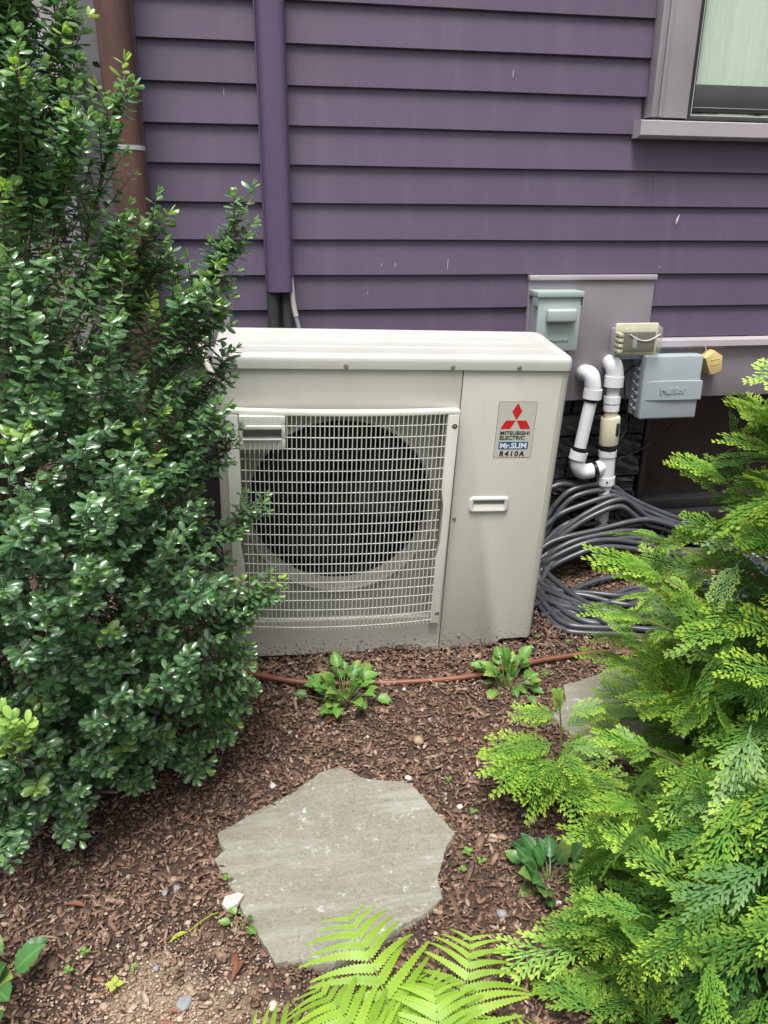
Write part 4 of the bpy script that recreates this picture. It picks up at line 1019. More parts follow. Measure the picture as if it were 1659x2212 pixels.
# ------------------------------------------------------------------ coiled grey hose
def coil():
    back = dict(
        A=[(1.30, -.06, .30), (1.372, -0.045, 0.345), (1.419, -0.045, 0.352), (1.479, -0.045, 0.34), (1.547, -0.045, 0.311), (1.598, -0.045, 0.287), (1.70, -.05, .22), (1.9, -.07, .16)],
        B=[(1.27, -.09, .10), (1.356, -0.06, 0.242), (1.382, -0.06, 0.284), (1.421, -0.06, 0.325), (1.477, -0.06, 0.346), (1.546, -0.06, 0.351), (1.602, -0.06, 0.337), (1.649, -0.06, 0.303), (1.714, -0.06, 0.267), (1.791, -0.06, 0.232), (1.881, -0.06, 0.196), (1.972, -0.06, 0.163), (2.065, -0.06, 0.123)],
        C=[(1.25, -.11, .13), (1.351, -0.085, 0.22), (1.396, -0.085, 0.255), (1.473, -0.085, 0.283), (1.551, -0.085, 0.306), (1.598, -0.085, 0.311), (1.64, -0.085, 0.285), (1.684, -0.085, 0.234), (1.727, -0.085, 0.204), (1.9, -.08, .14)],
        D=[(1.26, -.14, .07), (1.333, -0.105, 0.125), (1.394, -0.105, 0.193), (1.468, -0.105, 0.248), (1.544, -0.105, 0.287), (1.596, -0.105, 0.303), (1.633, -0.105, 0.3), (1.681, -0.105, 0.263), (1.73, -0.105, 0.228), (1.805, -0.105, 0.204), (1.889, -0.105, 0.163), (1.981, -0.105, 0.123)],
        E=[(1.27, -.10, .10), (1.357, -0.07, 0.159), (1.418, -0.07, 0.194), (1.515, -0.07, 0.199), (1.591, -0.07, 0.206), (1.636, -0.07, 0.197), (1.7, -0.07, 0.171), (1.88, -.08, .12)],
        F=[(1.26, -.15, .10), (1.332, -0.125, 0.15), (1.403, -0.125, 0.176), (1.518, -0.125, 0.196), (1.597, -0.125, 0.213), (1.65, -0.125, 0.223), (1.72, -0.125, 0.226), (1.817, -0.125, 0.197), (1.935, -0.125, 0.154), (2.026, -0.125, 0.117)],
        G=[(1.25, -.18, .07), (1.313, -0.15, 0.102), (1.355, -0.15, 0.137), (1.431, -0.15, 0.171), (1.535, -0.15, 0.189), (1.614, -0.15, 0.197), (1.685, -0.15, 0.189), (1.754, -0.15, 0.162), (1.842, -0.15, 0.123), (1.904, -0.15, 0.085)],
        H=[(1.27, -.17, .09), (1.389, -0.13, 0.143), (1.493, -0.13, 0.164), (1.655, -0.13, 0.164), (1.739, -0.13, 0.148), (1.827, -0.13, 0.109), (1.888, -0.13, 0.08)],
        I=[(1.25, -.21, .05), (1.301, -0.175, 0.076), (1.322, -0.175, 0.11), (1.396, -0.175, 0.148), (1.472, -0.175, 0.173), (1.546, -0.175, 0.177), (1.633, -0.175, 0.163), (1.717, -0.175, 0.141), (1.804, -0.175, 0.105)],
        J=[(1.297, -0.215, 0.062), (1.31, -.185, .082), (1.345, -.172, .107), (1.42, -.170, .146), (1.53, -.172, .170), (1.64, -.16, .155), (1.75, -.16, .12)])
    front = dict(      # each runs from the right back to the left
        J=[(1.62, -.565, .034), (1.464, -0.555, 0.032), (1.403, -0.524, 0.037), (1.357, -0.453, 0.045), (1.32, -0.363, 0.053), (1.302, -0.279, 0.057), (1.295, -0.235, 0.060)],
        K=[(1.60, -.53, .012), (1.46, -.53, .012), (1.389, -0.518, 0.012), (1.338, -0.503, 0.014), (1.295, -0.457, 0.018), (1.27, -0.37, 0.024), (1.264, -0.27, 0.034)],
        L=[(1.58, -.56, .012), (1.42, -.55, .012), (1.293, -0.521, 0.012), (1.257, -0.492, 0.013), (1.24, -0.45, 0.016), (1.233, -0.366, 0.024), (1.238, -0.29, 0.034)],
        M=[(1.80, -.33, .028), (1.60, -.43, .030), (1.512, -0.457, 0.034), (1.449, -0.432, 0.036), (1.394, -0.39, 0.040), (1.324, -0.355, 0.043), (1.27, -.31, .045), (1.24, -.25, .05)],
        N=[(1.75, -.42, .022), (1.60, -.48, .022), (1.448, -0.49, 0.021), (1.371, -0.447, 0.025), (1.305, -0.405, 0.029), (1.271, -0.34, 0.034), (1.25, -.27, .04)],
        O=[(1.80, -.30, .038), (1.675, -0.333, 0.037), (1.581, -0.366, 0.034), (1.498, -0.382, 0.033), (1.41, -0.353, 0.035), (1.323, -0.333, 0.037), (1.26, -.29, .04)],
        P=[(1.85, -.36, .042), (1.707, -0.369, 0.042), (1.598, -0.382, 0.041), (1.535, -0.409, 0.038), (1.445, -0.431, 0.036), (1.38, -.44, .034), (1.31, -.40, .04), (1.255, -.33, .045)],
        Q=[(1.70, -.50, .030), (1.50, -.52, .030), (1.40, -.48, .036), (1.33, -.42, .040), (1.285, -.35, .044), (1.26, -.28, .046)])
    r2 = random.Random(5); pts = []
    for kb, kf in (('E', 'L'), ('H', 'K'), ('A', 'N'), ('C', 'O'), ('B', 'M'), ('F', 'P'), ('D', 'Q'), ('G', 'K'), ('I', 'L'), ('J', 'J')):
        jx = r2.uniform(-.03, .03)
        bk = back[kb] if kb != 'J' else back['J'][2:]
        pts += bk
        pts += [(2.10+jx, -.17, bk[-1][2]*.75), (2.14+jx, -.26, .06), (2.02+jx, -.37, .04)]
        fr = front[kf]
        if kb in 'GI': fr = [(x+.012, y+.012, z+.014) for x, y, z in fr]
        pts += fr
        if kb == 'J': break
    o = tube('hose', catmull(pts, 7), 0.0100, M['hose'], None, 10)
    root = thing('coiled_hose', 'thick dark grey hose coiled against the wall beside the heat pump', 'hose')
    o.parent = root
    for kb, kf, (dx, dy, dz) in (('B', 'J', (.012, -.012, -.021)), ('D', 'K', (-.012, -.010, -.024)), ('G', 'M', (.010, -.012, -.023)), ('F', 'Q', (.004, .014, -.024)), ('C', 'P', (.014, -.006, -.045)), ('I', 'N', (.006, -.014, -.022)), ('E', 'O', (.010, -.010, -.028))):
        bk = [(x+dx, y+dy, max(z+dz, gz0(x, y)+.012)) for x, y, z in back[kb]]; fr = [(x+.010+dx*.3, y+.020, z+.016) for x, y, z in front[kf]]
        tube('hose', catmull(bk + [(2.12+dx, -.17, .08), (2.13+dx, -.27, .06), (2.0, -.36, .045)] + fr, 6), 0.0100, M['hose'], root, 9)
    tube('hose', catmull([(1.235, -.24, .045)]+back['J'], 7), 0.0100, M['hose'], root, 10)
    for pl in ([(1.20, -.36, .02), (1.33, -.30, .018), (1.50, -.235, .025), (1.66, -.23, .03), (1.82, -.30, .03)], [(1.21, -.42, .018), (1.35, -.385, .018), (1.50, -.33, .02), (1.62, -.31, .03), (1.80, -.36, .03)], [(1.70, -.22, .02), (1.735, -.19, .05), (1.74, -.15, .08), (1.70, -.10, .09)]):
        tube('hose', catmull([(x, y, z+0.09*(y+.5)) for x, y, z in pl], 8), 0.0095, M['hose'], root)
    c0 = Vector((1.48, -.145, .075)); c1 = Vector((1.66, -.165, .07))
    tube('coupling', [c0, c0.lerp(c1, .15), c0.lerp(c1, .16), c0.lerp(c1, .3), c0.lerp(c1, .31), c0.lerp(c1, .6), c0.lerp(c1, .61), c0.lerp(c1, .85), c0.lerp(c1, .86), c1], [.010, .010, .0125, .0125, .0105, .0105, .0135, .0135, .011, .011], M['hose'], root, 12)
    tube('fitting_end', [c1, c1+Vector((.03, -.004, -.001))], .0105, M['yellow_ring'], root, 12)
coil()
tag(tube('drip_tube', catmull([(x, y, gz0(x, y)+.016) for x, y in ((-.2, -.42), (0.0, -.46), (0.117, -.514), (0.166, -.552), (0.333, -.632), (0.464, -.671), (0.664, -.694), (0.871, -.699), (1.022, -.670), (1.177, -.645), (1.361, -.639), (1.534, -.694), (1.8, -.8))], 10), .0078, M['drip'], n=12), 'red brown drip irrigation tube curving across the mulch', 'tube')

# ------------------------------------------------------------------ flagstones
def flagstone(outline, label, hgt=0.018, th=0.045, seed=1):
    r2 = random.Random(seed); P = [Vector((x, y, 0)) for x, y in outline]
    # roughen the broken edge
    E = []
    for a, b in zip(P, P[1:]+P[:1]):
        n = max(1, int((b-a).length/0.009))
        for k in range(n):
            p = a.lerp(b, k/n); 
            if k: p += Vector((r2.uniform(-1, 1), r2.uniform(-1, 1), 0))*0.0013
            E.append(p)
    cx_ = sum(p.x for p in E)/len(E); cy_ = sum(p.y for p in E)/len(E)
    bm = bmesh.new(); rings = []
    for f, dz in ((0.982, -th), (1.004, -0.010), (1.0, -0.003), (0.990, 0.0), (0.93, 0.0012), (0.82, .0018), (0.66, 0.0015), (0.48, 0.002), (0.3, 0.0015), (0.13, .002)):
        ring = []
        for i, p in enumerate(E):
            q = Vector((cx_+(p.x-cx_)*f, cy_+(p.y-cy_)*f, 0))
            z = 0.09*(q.y+.5) + hgt + dz + (0.0022*math.sin(q.x*31+q.y*11)+0.0015*math.sin(q.y*47-q.x*23) + r2.uniform(-.0004, .0004) if f < .995 else r2.uniform(-.0012, .0012))
            ring.append(bm.verts.new((q.x-cx_, q.y-cy_, z)))
        rings.append(ring)
    n = len(E)
    for a, b in zip(rings, rings[1:]):
        for k in range(n): bm.faces.new((a[k], a[(k+1) % n], b[(k+1) % n], b[k]))
    bm.faces.new(rings[-1]); 
    o = from_bm('flagstone', bm, M['flag'], angle=35); o.location = (cx_, cy_, 0); tag(o, label, 'stepping stone'); return o
flagstone(STONE_A,
          'large irregular grey green flagstone lying in the mulch foreground', 0.015, seed=3)
flagstone(STONE_B,
          'smaller grey flagstone partly hidden by the arborvitae', 0.018, seed=4)

# ------------------------------------------------------------------ leaf templates
def leaf_template(Ln, Wd, nl=5, nw=3, cup=0.18, curl=0.12, shape='ovate', serr=0, petiole=0.0, seed=0):
    """points along +y, normal +z; returns verts, quads, (u,v)"""
    r2 = random.Random(seed); V = []; UV = []; F = []
    for i in range(nl+1):
        t = i/nl
        if shape == 'ovate': w = math.sin(math.pi*min(1, t**0.85*0.97+0.03))**0.8
        elif shape == 'obovate': w = math.sin(math.pi*(t**1.15*0.87+0.035))**0.72
        else: w = math.sin(math.pi*(t*.96+.02))
        w = max(w, 0.06)
        if serr and 0 < i < nl: w *= 1 + serr*(0.5 if i % 2 else -0.5)
        for j in range(nw):
            u = j/(nw-1)*2-1
            x = u*w*Wd/2; y = petiole + t*Ln; z = cup*Wd*(-(u*u))*w*(1 if cup > 0 else 1) - curl*Ln*t*t
            if serr: z += 0.02*Wd*math.sin(t*19+u*3)
            V.append((x, y, z)); UV.append(((u+1)/2, t))
    for i in range(nl):
        for j in range(nw-1):
            a = i*nw+j; F.append((a, a+1, a+nw+1, a+nw))
    if petiole:
        b = len(V)
        V += [(-.0008, 0, 0), (.0008, 0, 0), (.0008, petiole+.002, -.0003), (-.0008, petiole+.002, -.0003)]; UV += [(.5, 0)]*4; F.append((b, b+1, b+2, b+3))
    return np.array(V), np.array(F), np.array(UV)
def frames(y, nrm):
    """arrays of direction and approximate normal -> (n,3,3) with columns x,y,z"""
    y = y/np.linalg.norm(y, axis=1, keepdims=True)
    z = nrm - y*np.sum(nrm*y, 1, keepdims=True); z /= np.linalg.norm(z, axis=1, keepdims=True)+1e-9
    x = np.cross(y, z); return np.stack([x, y, z], 2)
cam_right = np.array(cam.matrix_world.to_3x3().col[0]); cam_up = np.array(cam.matrix_world.to_3x3().col[1]); cam_fwd = -np.array(cam.matrix_world.to_3x3().col[2])
def in_frame(P, margin=1.0):
    """which points the photograph takes in (used only to decide which pieces get objects of their own)"""
    q = P-np.array(CAM); d = q@cam_fwd; x = (q@cam_right)/d; y = (q@cam_up)/d
    return (d > .1) & (np.abs(x) < 0.495*margin) & (np.abs(y) < 0.66*margin), d

# ------------------------------------------------------------------ holly shrub
def interp(z, tab): return np.interp(z, [a for a, b in tab], [b for a, b in tab])
def holly():
    root = thing('holly_shrub', 'tall dark green shrub with small glossy leaves left of the heat pump', 'shrub', (-0.22, -0.92, gz0(0, -.92)))
    bx, by_, bz = root.location
    ax, ay = -0.21, -0.93
    prof = [(-0.05, .02), (0.03, .20), (0.12, .34), (.25, .41), (.45, .435), (.8, .43), (1.0, .39), (1.1, .36), (1.2, .27), (1.35, .21), (1.5, .175), (1.7, .12), (1.85, .05), (2.0, .02)]
    # sprigs: base point, direction, length
    B = []; Dv = []; Ls = []
    r2 = np.random.default_rng(3)
    def add(p, d, l): B.append(p); Dv.append(d/np.linalg.norm(d)); Ls.append(l)
    n = 2150
    while len(B) < n:
        z = r2.uniform(-0.06, 1.95); R = interp(z, prof)
        if r2.uniform() > (R/.46)**1.0*(1.0 if z < .95 else .55): continue
        a = r2.uniform(0, 2*math.pi)
        q = r2.uniform(); rr = R*(0.98 - 0.62*q*q)
        lump = 1 + 0.10*math.sin(a*3+z*7) + 0.07*math.sin(a*7-z*13)
        rr *= lump
        x, y = ax + rr*math.cos(a), ay + rr*math.sin(a)
        l = r2.uniform(.07, .13)
        out = np.array([math.cos(a), math.sin(a), 0.0])
        up = 0.25+0.85*min(1, max(0, z/1.2)) if z > .15 else r2.uniform(-.1, .35)
        d = out*(1.0 if z < 1.2 else .55) + np.array([0, 0, up]) + r2.normal(0, .33, 3)
        d /= np.linalg.norm(d)
        p = np.array([x, y, z]) - d*l*0.8
        if p[2] < 0.09*(p[1]+.5)+.0: continue
        if y > -.50 and x > .12 and z < 1.0: continue
        add(p, d, l)
    # long shoots that stand out of the crown: tip, root of shoot
    shoots = [((0.052, -.95, 1.66), (-.06, -.93, 1.2)), ((.02, -.98, 1.60), (-.1, -.95, 1.25)), ((.11, -.95, 1.50), (.0, -.93, 1.2)), 
              ((.15, -.97, 1.28), (.03, -.93, 1.02)), ((.155, -.93, 1.19), (.02, -.93, 1.0)), ((.325, -.93, 1.295), (.14, -.90, 1.02)), ((.28, -.90, 1.22), (.13, -.90, 1.0)), ((.275, -.95, 1.09), (.08, -.93, .92)), ((.24, -1.0, 1.12), (.08, -.93, .95)),
              ((.275, -.9, .98), (.12, -.93, .84)), ((.255, -1.0, .88), (.1, -.93, .74)), ((.27, -.88, .80), (.12, -.93, .66)), ((.32, -.92, .655), (.12, -.93, .53)), ((.345, -.97, .47), (.15, -.95, .36)), ((.30, -.92, .40), (.12, -.93, .32)),
              ((.27, -1.0, .30), (.1, -.95, .2)), ((.275, -1.0, .20), (.1, -.95, .12)), ((.225, -1.0, .11), (.08, -.97, .07)), ((.15, -1.05, .03), (.02, -.97, .06)), ((.03, -1.1, .05), (-.08, -1.0, .09)),
              ((-.12, -1.25, .04), (-.15, -1.05, .12)), ((-.24, -1.33, .30), (-.22, -1.2, .16)), ((-.20, -1.36, .12), (-.2, -1.15, .12)), ((-.05, -1.0, 1.9), (-.12, -.95, 1.4)), ((-.0, -.95, 1.78), (-.1, -.95, 1.35)), ((-.12, -1.1, 1.75), (-.15, -1.0, 1.35)), ((-.16, -1.02, 1.62), (-.18, -.95, 1.2)), ((.04, -1.05, 1.44), (-.06, -.98, 1.15)), ((.10, -1.0, 1.26), (-.02, -.95, 1.05)), ((-.02, -1.15, 1.5), (-.1, -1.0, 1.2)), ((-.06, -1.15, 1.58), (-.14, -1.0, 1.25))]
    stem_bm = bmesh.new()
    for tip, rt in shoots:
        nb0 = len(B)
        t_, r_ = np.array(tip), np.array(rt); v = t_-r_; ln = np.linalg.norm(v); dn = v/ln
        add(t_-dn*min(.15, ln*.7), dn, min(.15, ln*.7))
        mid = r_ + v*.45 + np.array([0, 0, -.01]); 
        for f in (.15, .3, .45, .58, .7, .8):
            for s in (0, 1):
                side = np.cross(dn, r2.normal(0, 1, 3)); side /= np.linalg.norm(side)
                add(r_+v*f, dn*.8+side*.7+np.array([0, 0, .2]), ln*.30*(1.15-f)+.02)
        add(r_ + v*.3, dn, ln*.5)
        bm_tube(stem_bm, [tuple(r_), tuple(mid), tuple(t_)], [.0028, .0022, .0010], 6)
    for f in stem_bm.verts: f.co -= Vector((bx, by_, bz))
    from_bm('shoot_stems', stem_bm, M['shootstem'], root, smooth=True)['kind'] = 'stuff'
    # leaves along each sprig
    LP = []; LD = []; LN = []; LS = []; LR = []; TP = []
    twig = bmesh.new()
    for p, d, l in zip(B, Dv, Ls):
        bend = np.array([0, 0, 1.0])*0.12*l
        side = np.cross(d, [0, 0, 1.0]); nn = np.linalg.norm(side); side = side/nn if nn > .1 else np.array([1., 0, 0]); up = np.cross(side, d)
        k = max(5, int(l/.0062)); ph = r2.uniform(0, 6.28); rs = r2.uniform(); young = 1.0 if r2.uniform() < .05 else 0.0
        sz = r2.uniform(.85, 1.15)
        outd = np.array([p[0]-ax, p[1]-ay, 0.]); outd /= np.linalg.norm(outd)+1e-6
        if p[2] > .85: rs = min(1, rs*.5+.5+.3*(p[2] > 1.05))  # paler upper leaves: new growth, plus fill light put into the colour
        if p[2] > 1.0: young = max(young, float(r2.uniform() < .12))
        for i in range(k):
            t = (i+.5)/k; q = p + d*l*t + bend*t*t
            a = ph + i*2.4
            rad = side*math.cos(a) + up*math.sin(a)*0.85
            hz = rad.copy(); hz[2] *= .35; hz /= np.linalg.norm(hz)+1e-6
            dr = d*(.30+.35*t) + hz*1.0 + r2.normal(0, .12, 3) + np.array([0, 0, .02])
            nm = np.array([0, 0, 1.0])*0.85 + d*.40 + outd*.34 + r2.normal(0, .27, 3)
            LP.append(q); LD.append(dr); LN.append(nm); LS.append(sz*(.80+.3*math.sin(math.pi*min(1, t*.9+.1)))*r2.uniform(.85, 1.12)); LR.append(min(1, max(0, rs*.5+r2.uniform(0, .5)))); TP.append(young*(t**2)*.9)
        for i in range(3):
            a = ph+i*2.1; rad = side*math.cos(a)+up*math.sin(a)
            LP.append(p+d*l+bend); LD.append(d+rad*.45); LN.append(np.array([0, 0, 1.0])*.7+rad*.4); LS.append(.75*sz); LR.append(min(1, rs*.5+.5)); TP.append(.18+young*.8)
        bm_tube(twig, [tuple(p-d*.02), tuple(p+d*l*.5+bend*.25), tuple(p+d*l+bend)], [.0014, .0011, .0007], 4, cap=False)
    # one pale young sprig at the lower left
    for p, d, l in (((-.150, -1.34, .350), (-.1, -.1, 1), .12), ((-.145, -1.345, .36), (.40, -.3, .8), .08), ((-.155, -1.345, .35), (-.5, -.3, .8), .08), ((-.148, -1.345, .39), (.2, -.5, .8), .07)):
        p, d = np.array(p), np.array(d)/np.linalg.norm(d)
        for i in range(15):
            t = (i+.5)/15; a = i*2.4; rad = np.array([math.cos(a), math.sin(a), 0])
            LP.append(p+d*l*t); LD.append(d*(.5+.6*t)+rad*.8); LN.append(np.array([0, -.3, 1.])+r2.normal(0, .2, 3)); LS.append(1.05); LR.append(.95); TP.append(.55+.45*t)
        bm_tube(twig, [tuple(p-d*.06), tuple(p+d*l)], [.0014, .0008], 4, cap=False)
    for v in twig.verts: v.co -= Vector((bx, by_, bz))
    from_bm('twigs', twig, M['twig'], root, smooth=True)['kind'] = 'stuff'
    LP, LD, LN, LS, LR, TP = map(np.array, (LP, LD, LN, LS, LR, TP))
    ok = LP[:, 2] > 0.09*(LP[:, 1]+.5)+.008; LP, LD, LN, LS, LR, TP = LP[ok], LD[ok], LN[ok], LS[ok], LR[ok], TP[ok]
    tV, tF, tUV = leaf_template(.0225, .0142, 5, 5, cup=.17, curl=.20, shape='obovate', petiole=.002)
    Fm = frames(LD, LN)*LS[:, None, None]; rel = LP-np.array([bx, by_, bz])
    # nearest leaves become objects of their own
    inf, dist = in_frame(LP, .98); rad = np.hypot(LP[:, 0]-ax, LP[:, 1]-ay)/np.maximum(.05, interp(LP[:, 2], prof))
    score = dist/LS - .15*rad + np.where(inf, 0, 99); idx = np.argsort(score)[:300]; mask = np.zeros(len(LP), bool); mask[idx] = True
    def tint(sel):
        t = np.zeros((sel.sum(), len(tV), 4)); t[:, :, 0] = tUV[None, :, 0]; t[:, :, 1] = tUV[None, :, 1]; t[:, :, 2] = LR[sel][:, None]; t[:, :, 3] = TP[sel][:, None]; return t
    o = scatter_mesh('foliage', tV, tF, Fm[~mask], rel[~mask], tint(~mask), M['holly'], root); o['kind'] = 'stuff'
    variants = []
    for k in range(5):
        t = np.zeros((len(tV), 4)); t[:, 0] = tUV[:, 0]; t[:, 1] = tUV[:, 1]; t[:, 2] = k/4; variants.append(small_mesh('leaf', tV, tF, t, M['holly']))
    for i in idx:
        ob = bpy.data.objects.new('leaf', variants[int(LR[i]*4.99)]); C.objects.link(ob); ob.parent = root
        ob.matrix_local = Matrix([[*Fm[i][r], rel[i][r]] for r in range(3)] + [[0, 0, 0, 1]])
    # trunk and limbs
    r3 = random.Random(9)
    tube('trunk', catmull([(0, 0, -.02), (-.01, .01, .25), (.0, 0, .6), (-.02, .01, 1.0), (-.01, 0, 1.35), (.0, 0, 1.7)], 6), [max(.003, .016*(1-i/32)) for i in range(31)], M['bark'], root, 10)
    for tipx, tipy, tipz, z0 in [(.30, -.02, 1.15, .35), (.15, -.1, 1.35, .6), (.40, -.1, .62, .15), (.33, -.2, .35, .08), (.42, .0, .9, .3), (.1, -.3, .9, .25), (-.1, -.33, .6, .15), (.22, -.3, .55, .12), (.05, -.25, 1.25, .5), (-.2, -.2, 1.1, .3), (-.35, .0, .8, .2), (.2, -.28, .16, .05), (-.1, .3, .9, .3), (.12, -.02, 1.55, .8), (.03, -.17, 1.6, .75), (.0, -.4, .35, .1)]:
        a = Vector((0, 0, z0)); b = Vector((tipx, tipy, tipz)); m_ = a.lerp(b, .5)+Vector((0, 0, -.03+r3.uniform(-.02, .02)))
        pl = catmull([a, m_, b], 6); tube('branch', pl, [.0085*(1-.8*i/(len(pl)-1)) for i in range(len(pl))], M['bark'], root, 7)
holly()

# ------------------------------------------------------------------ arborvitae
def spray_template(Ln=.11, seed=0):
    """a flat fan of scale-leaf branchlets, along +y"""
    r2 = random.Random(seed); V = []; F = []; T = []
    def lobe(p, ang, ln, w, tip, z, dz):
        d = (math.sin(ang), math.cos(ang)); n = (d[1], -d[0]); b = len(V)
        for t, ww, h in ((0, .45, 0), (.35, .9, .0006), (.8, 1.0, .0006)):
            for s in (-1, 1): V.append((p[0]+d[0]*ln*t+n[0]*w*ww*s*.5, p[1]+d[1]*ln*t+n[1]*w*ww*s*.5, z+dz*t+h)); T.append(tip*(.25+.75*t))
        V.append((p[0]+d[0]*ln, p[1]+d[1]*ln, z+dz)); T.append(tip)
        F.extend([(b, b+1, b+3, b+2), (b+2, b+3, b+5, b+4)]); F.append((b+4, b+5, b+6, b+6))
    n = 12
    def zf(y, x=0): return -2.0*(y-.02)**2 - 2.2*x*x
    for i in range(n):                                                    # main axis
        y0 = Ln*i/n; lobe((0, y0), r2.uniform(-.05, .05), Ln/n*1.2, .0036 if i < n-1 else .0030, .9 if i > n-3 else .1, zf(y0), zf(y0+Ln/n)-zf(y0))
    for i in range(12):
        t = .14+.80*i/12; s = 1 if i % 2 else -1
        blen = Ln*(.50*math.sin(math.pi*(t*.74+.20))**.8)*r2.uniform(.75, 1.15); ang = s*(.60-.14*t+r2.uniform(-.07, .07))
        p = (0, Ln*t); m_ = max(2, int(blen/.0092)); st = blen/m_
        for k in range(m_):
            q = (p[0]+math.sin(ang)*st*k, p[1]+math.cos(ang)*st*k); last = k >= m_-2
            lobe(q, ang+r2.uniform(-.05, .05), st*1.25, .0040, 1.0 if last else (.25*k/m_), zf(q[1], q[0]), -.0004*k)
            if k >= 1 or m_ < 3:
                s2 = -1 if k % 2 else 1
                for s3 in ((s2,) if r2.random() < .55 else (-1, 1)):
                    ll = st*r2.uniform(1.1, 1.75)*(1-.45*k/m_)+.002
                    lobe(q, ang+s3*.46+r2.uniform(-.08, .08), ll*1.2, .0036, .35+.45*k/m_, zf(q[1], q[0]), -.001)
    return np.array(V), F, np.array(T)
SPRAYS = [spray_template(.150, s) for s in range(5)][:4]
def pad_tri(F): return np.array([f for f in F])
def make_sprays(root, P, Dr, Nr, Sc, Rd, TipB, n_own=300):
    rel = P-np.array(root.location); Fm = frames(Dr, Nr)*Sc[:, None, None]; typ = rng.integers(0, 4, len(P))
    inf, dist = in_frame(P, 1.0); score = dist/Sc + np.where(inf, 0, 99)
    idx = np.argsort(score)[:n_own]; idx = idx[score[idx] < 90]; own = np.zeros(len(P), bool); own[idx] = True
    allV = []; allF4 = []; allF3 = []; allT = []; off = 0
    loops = []; starts = []; tots = []
    vs = []; ts = []; li = []; lt = []; base = 0
    for k in range(4):
        V, F, T = SPRAYS[k]; sel = (typ == k) & ~own; n = sel.sum()
        if n == 0: continue
        co = np.einsum('nij,vj->nvi', Fm[sel], V) + rel[sel][:, None, :]
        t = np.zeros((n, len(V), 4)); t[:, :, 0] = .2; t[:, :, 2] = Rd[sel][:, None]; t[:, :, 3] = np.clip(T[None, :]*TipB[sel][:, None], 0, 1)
        F3 = []
        for f in F:
            if f[2] == f[3]: F3.append(f[:3])
            else: F3.append((f[0], f[1], f[2])); F3.append((f[0], f[2], f[3]))
        F3 = np.array(F3); li.append((F3[None]+(base+np.arange(n)*len(V))[:, None, None]).reshape(-1)); base += n*len(V)
        vs.append(co.reshape(-1, 3)); ts.append(t.reshape(-1, 4))
    co = np.concatenate(vs); t = np.concatenate(ts); li = np.concatenate(li)
    me = bpy.data.meshes.new('foliage'); me.vertices.add(len(co)); me.vertices.foreach_set('co', co.astype(np.float32).ravel())
    nf = len(li)//3; me.loops.add(len(li)); me.loops.foreach_set('vertex_index', li.astype(np.int32)); me.polygons.add(nf)
    me.polygons.foreach_set('loop_start', (np.arange(nf)*3).astype(np.int32)); me.polygons.foreach_set('loop_total', np.full(nf, 3, np.int32)); me.update(calc_edges=True)
    a = me.color_attributes.new('tint', 'FLOAT_COLOR', 'POINT'); a.data.foreach_set('color', t.astype(np.float32).ravel())
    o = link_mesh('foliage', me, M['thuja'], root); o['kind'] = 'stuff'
    var = {}
    for i in idx:
        key = (int(typ[i]), int(Rd[i]*2.99), int(min(2, TipB[i]*2.5)))
        if key not in var:
            V, F, T = SPRAYS[key[0]]; tt = np.zeros((len(V), 4)); tt[:, 2] = key[1]/2.0; tt[:, 3] = np.clip(T*(.3+.3*key[2]), 0, 1)
            var[key] = small_mesh('spray', V, [f[:3] if f[2] == f[3] else f for f in F], tt, M['thuja'], smooth=False)
        ob = bpy.data.objects.new('spray', var[key]); C.objects.link(ob); ob.parent = root
        ob.matrix_local = Matrix([[*Fm[i][r], rel[i][r]] for r in range(3)] + [[0, 0, 0, 1]])
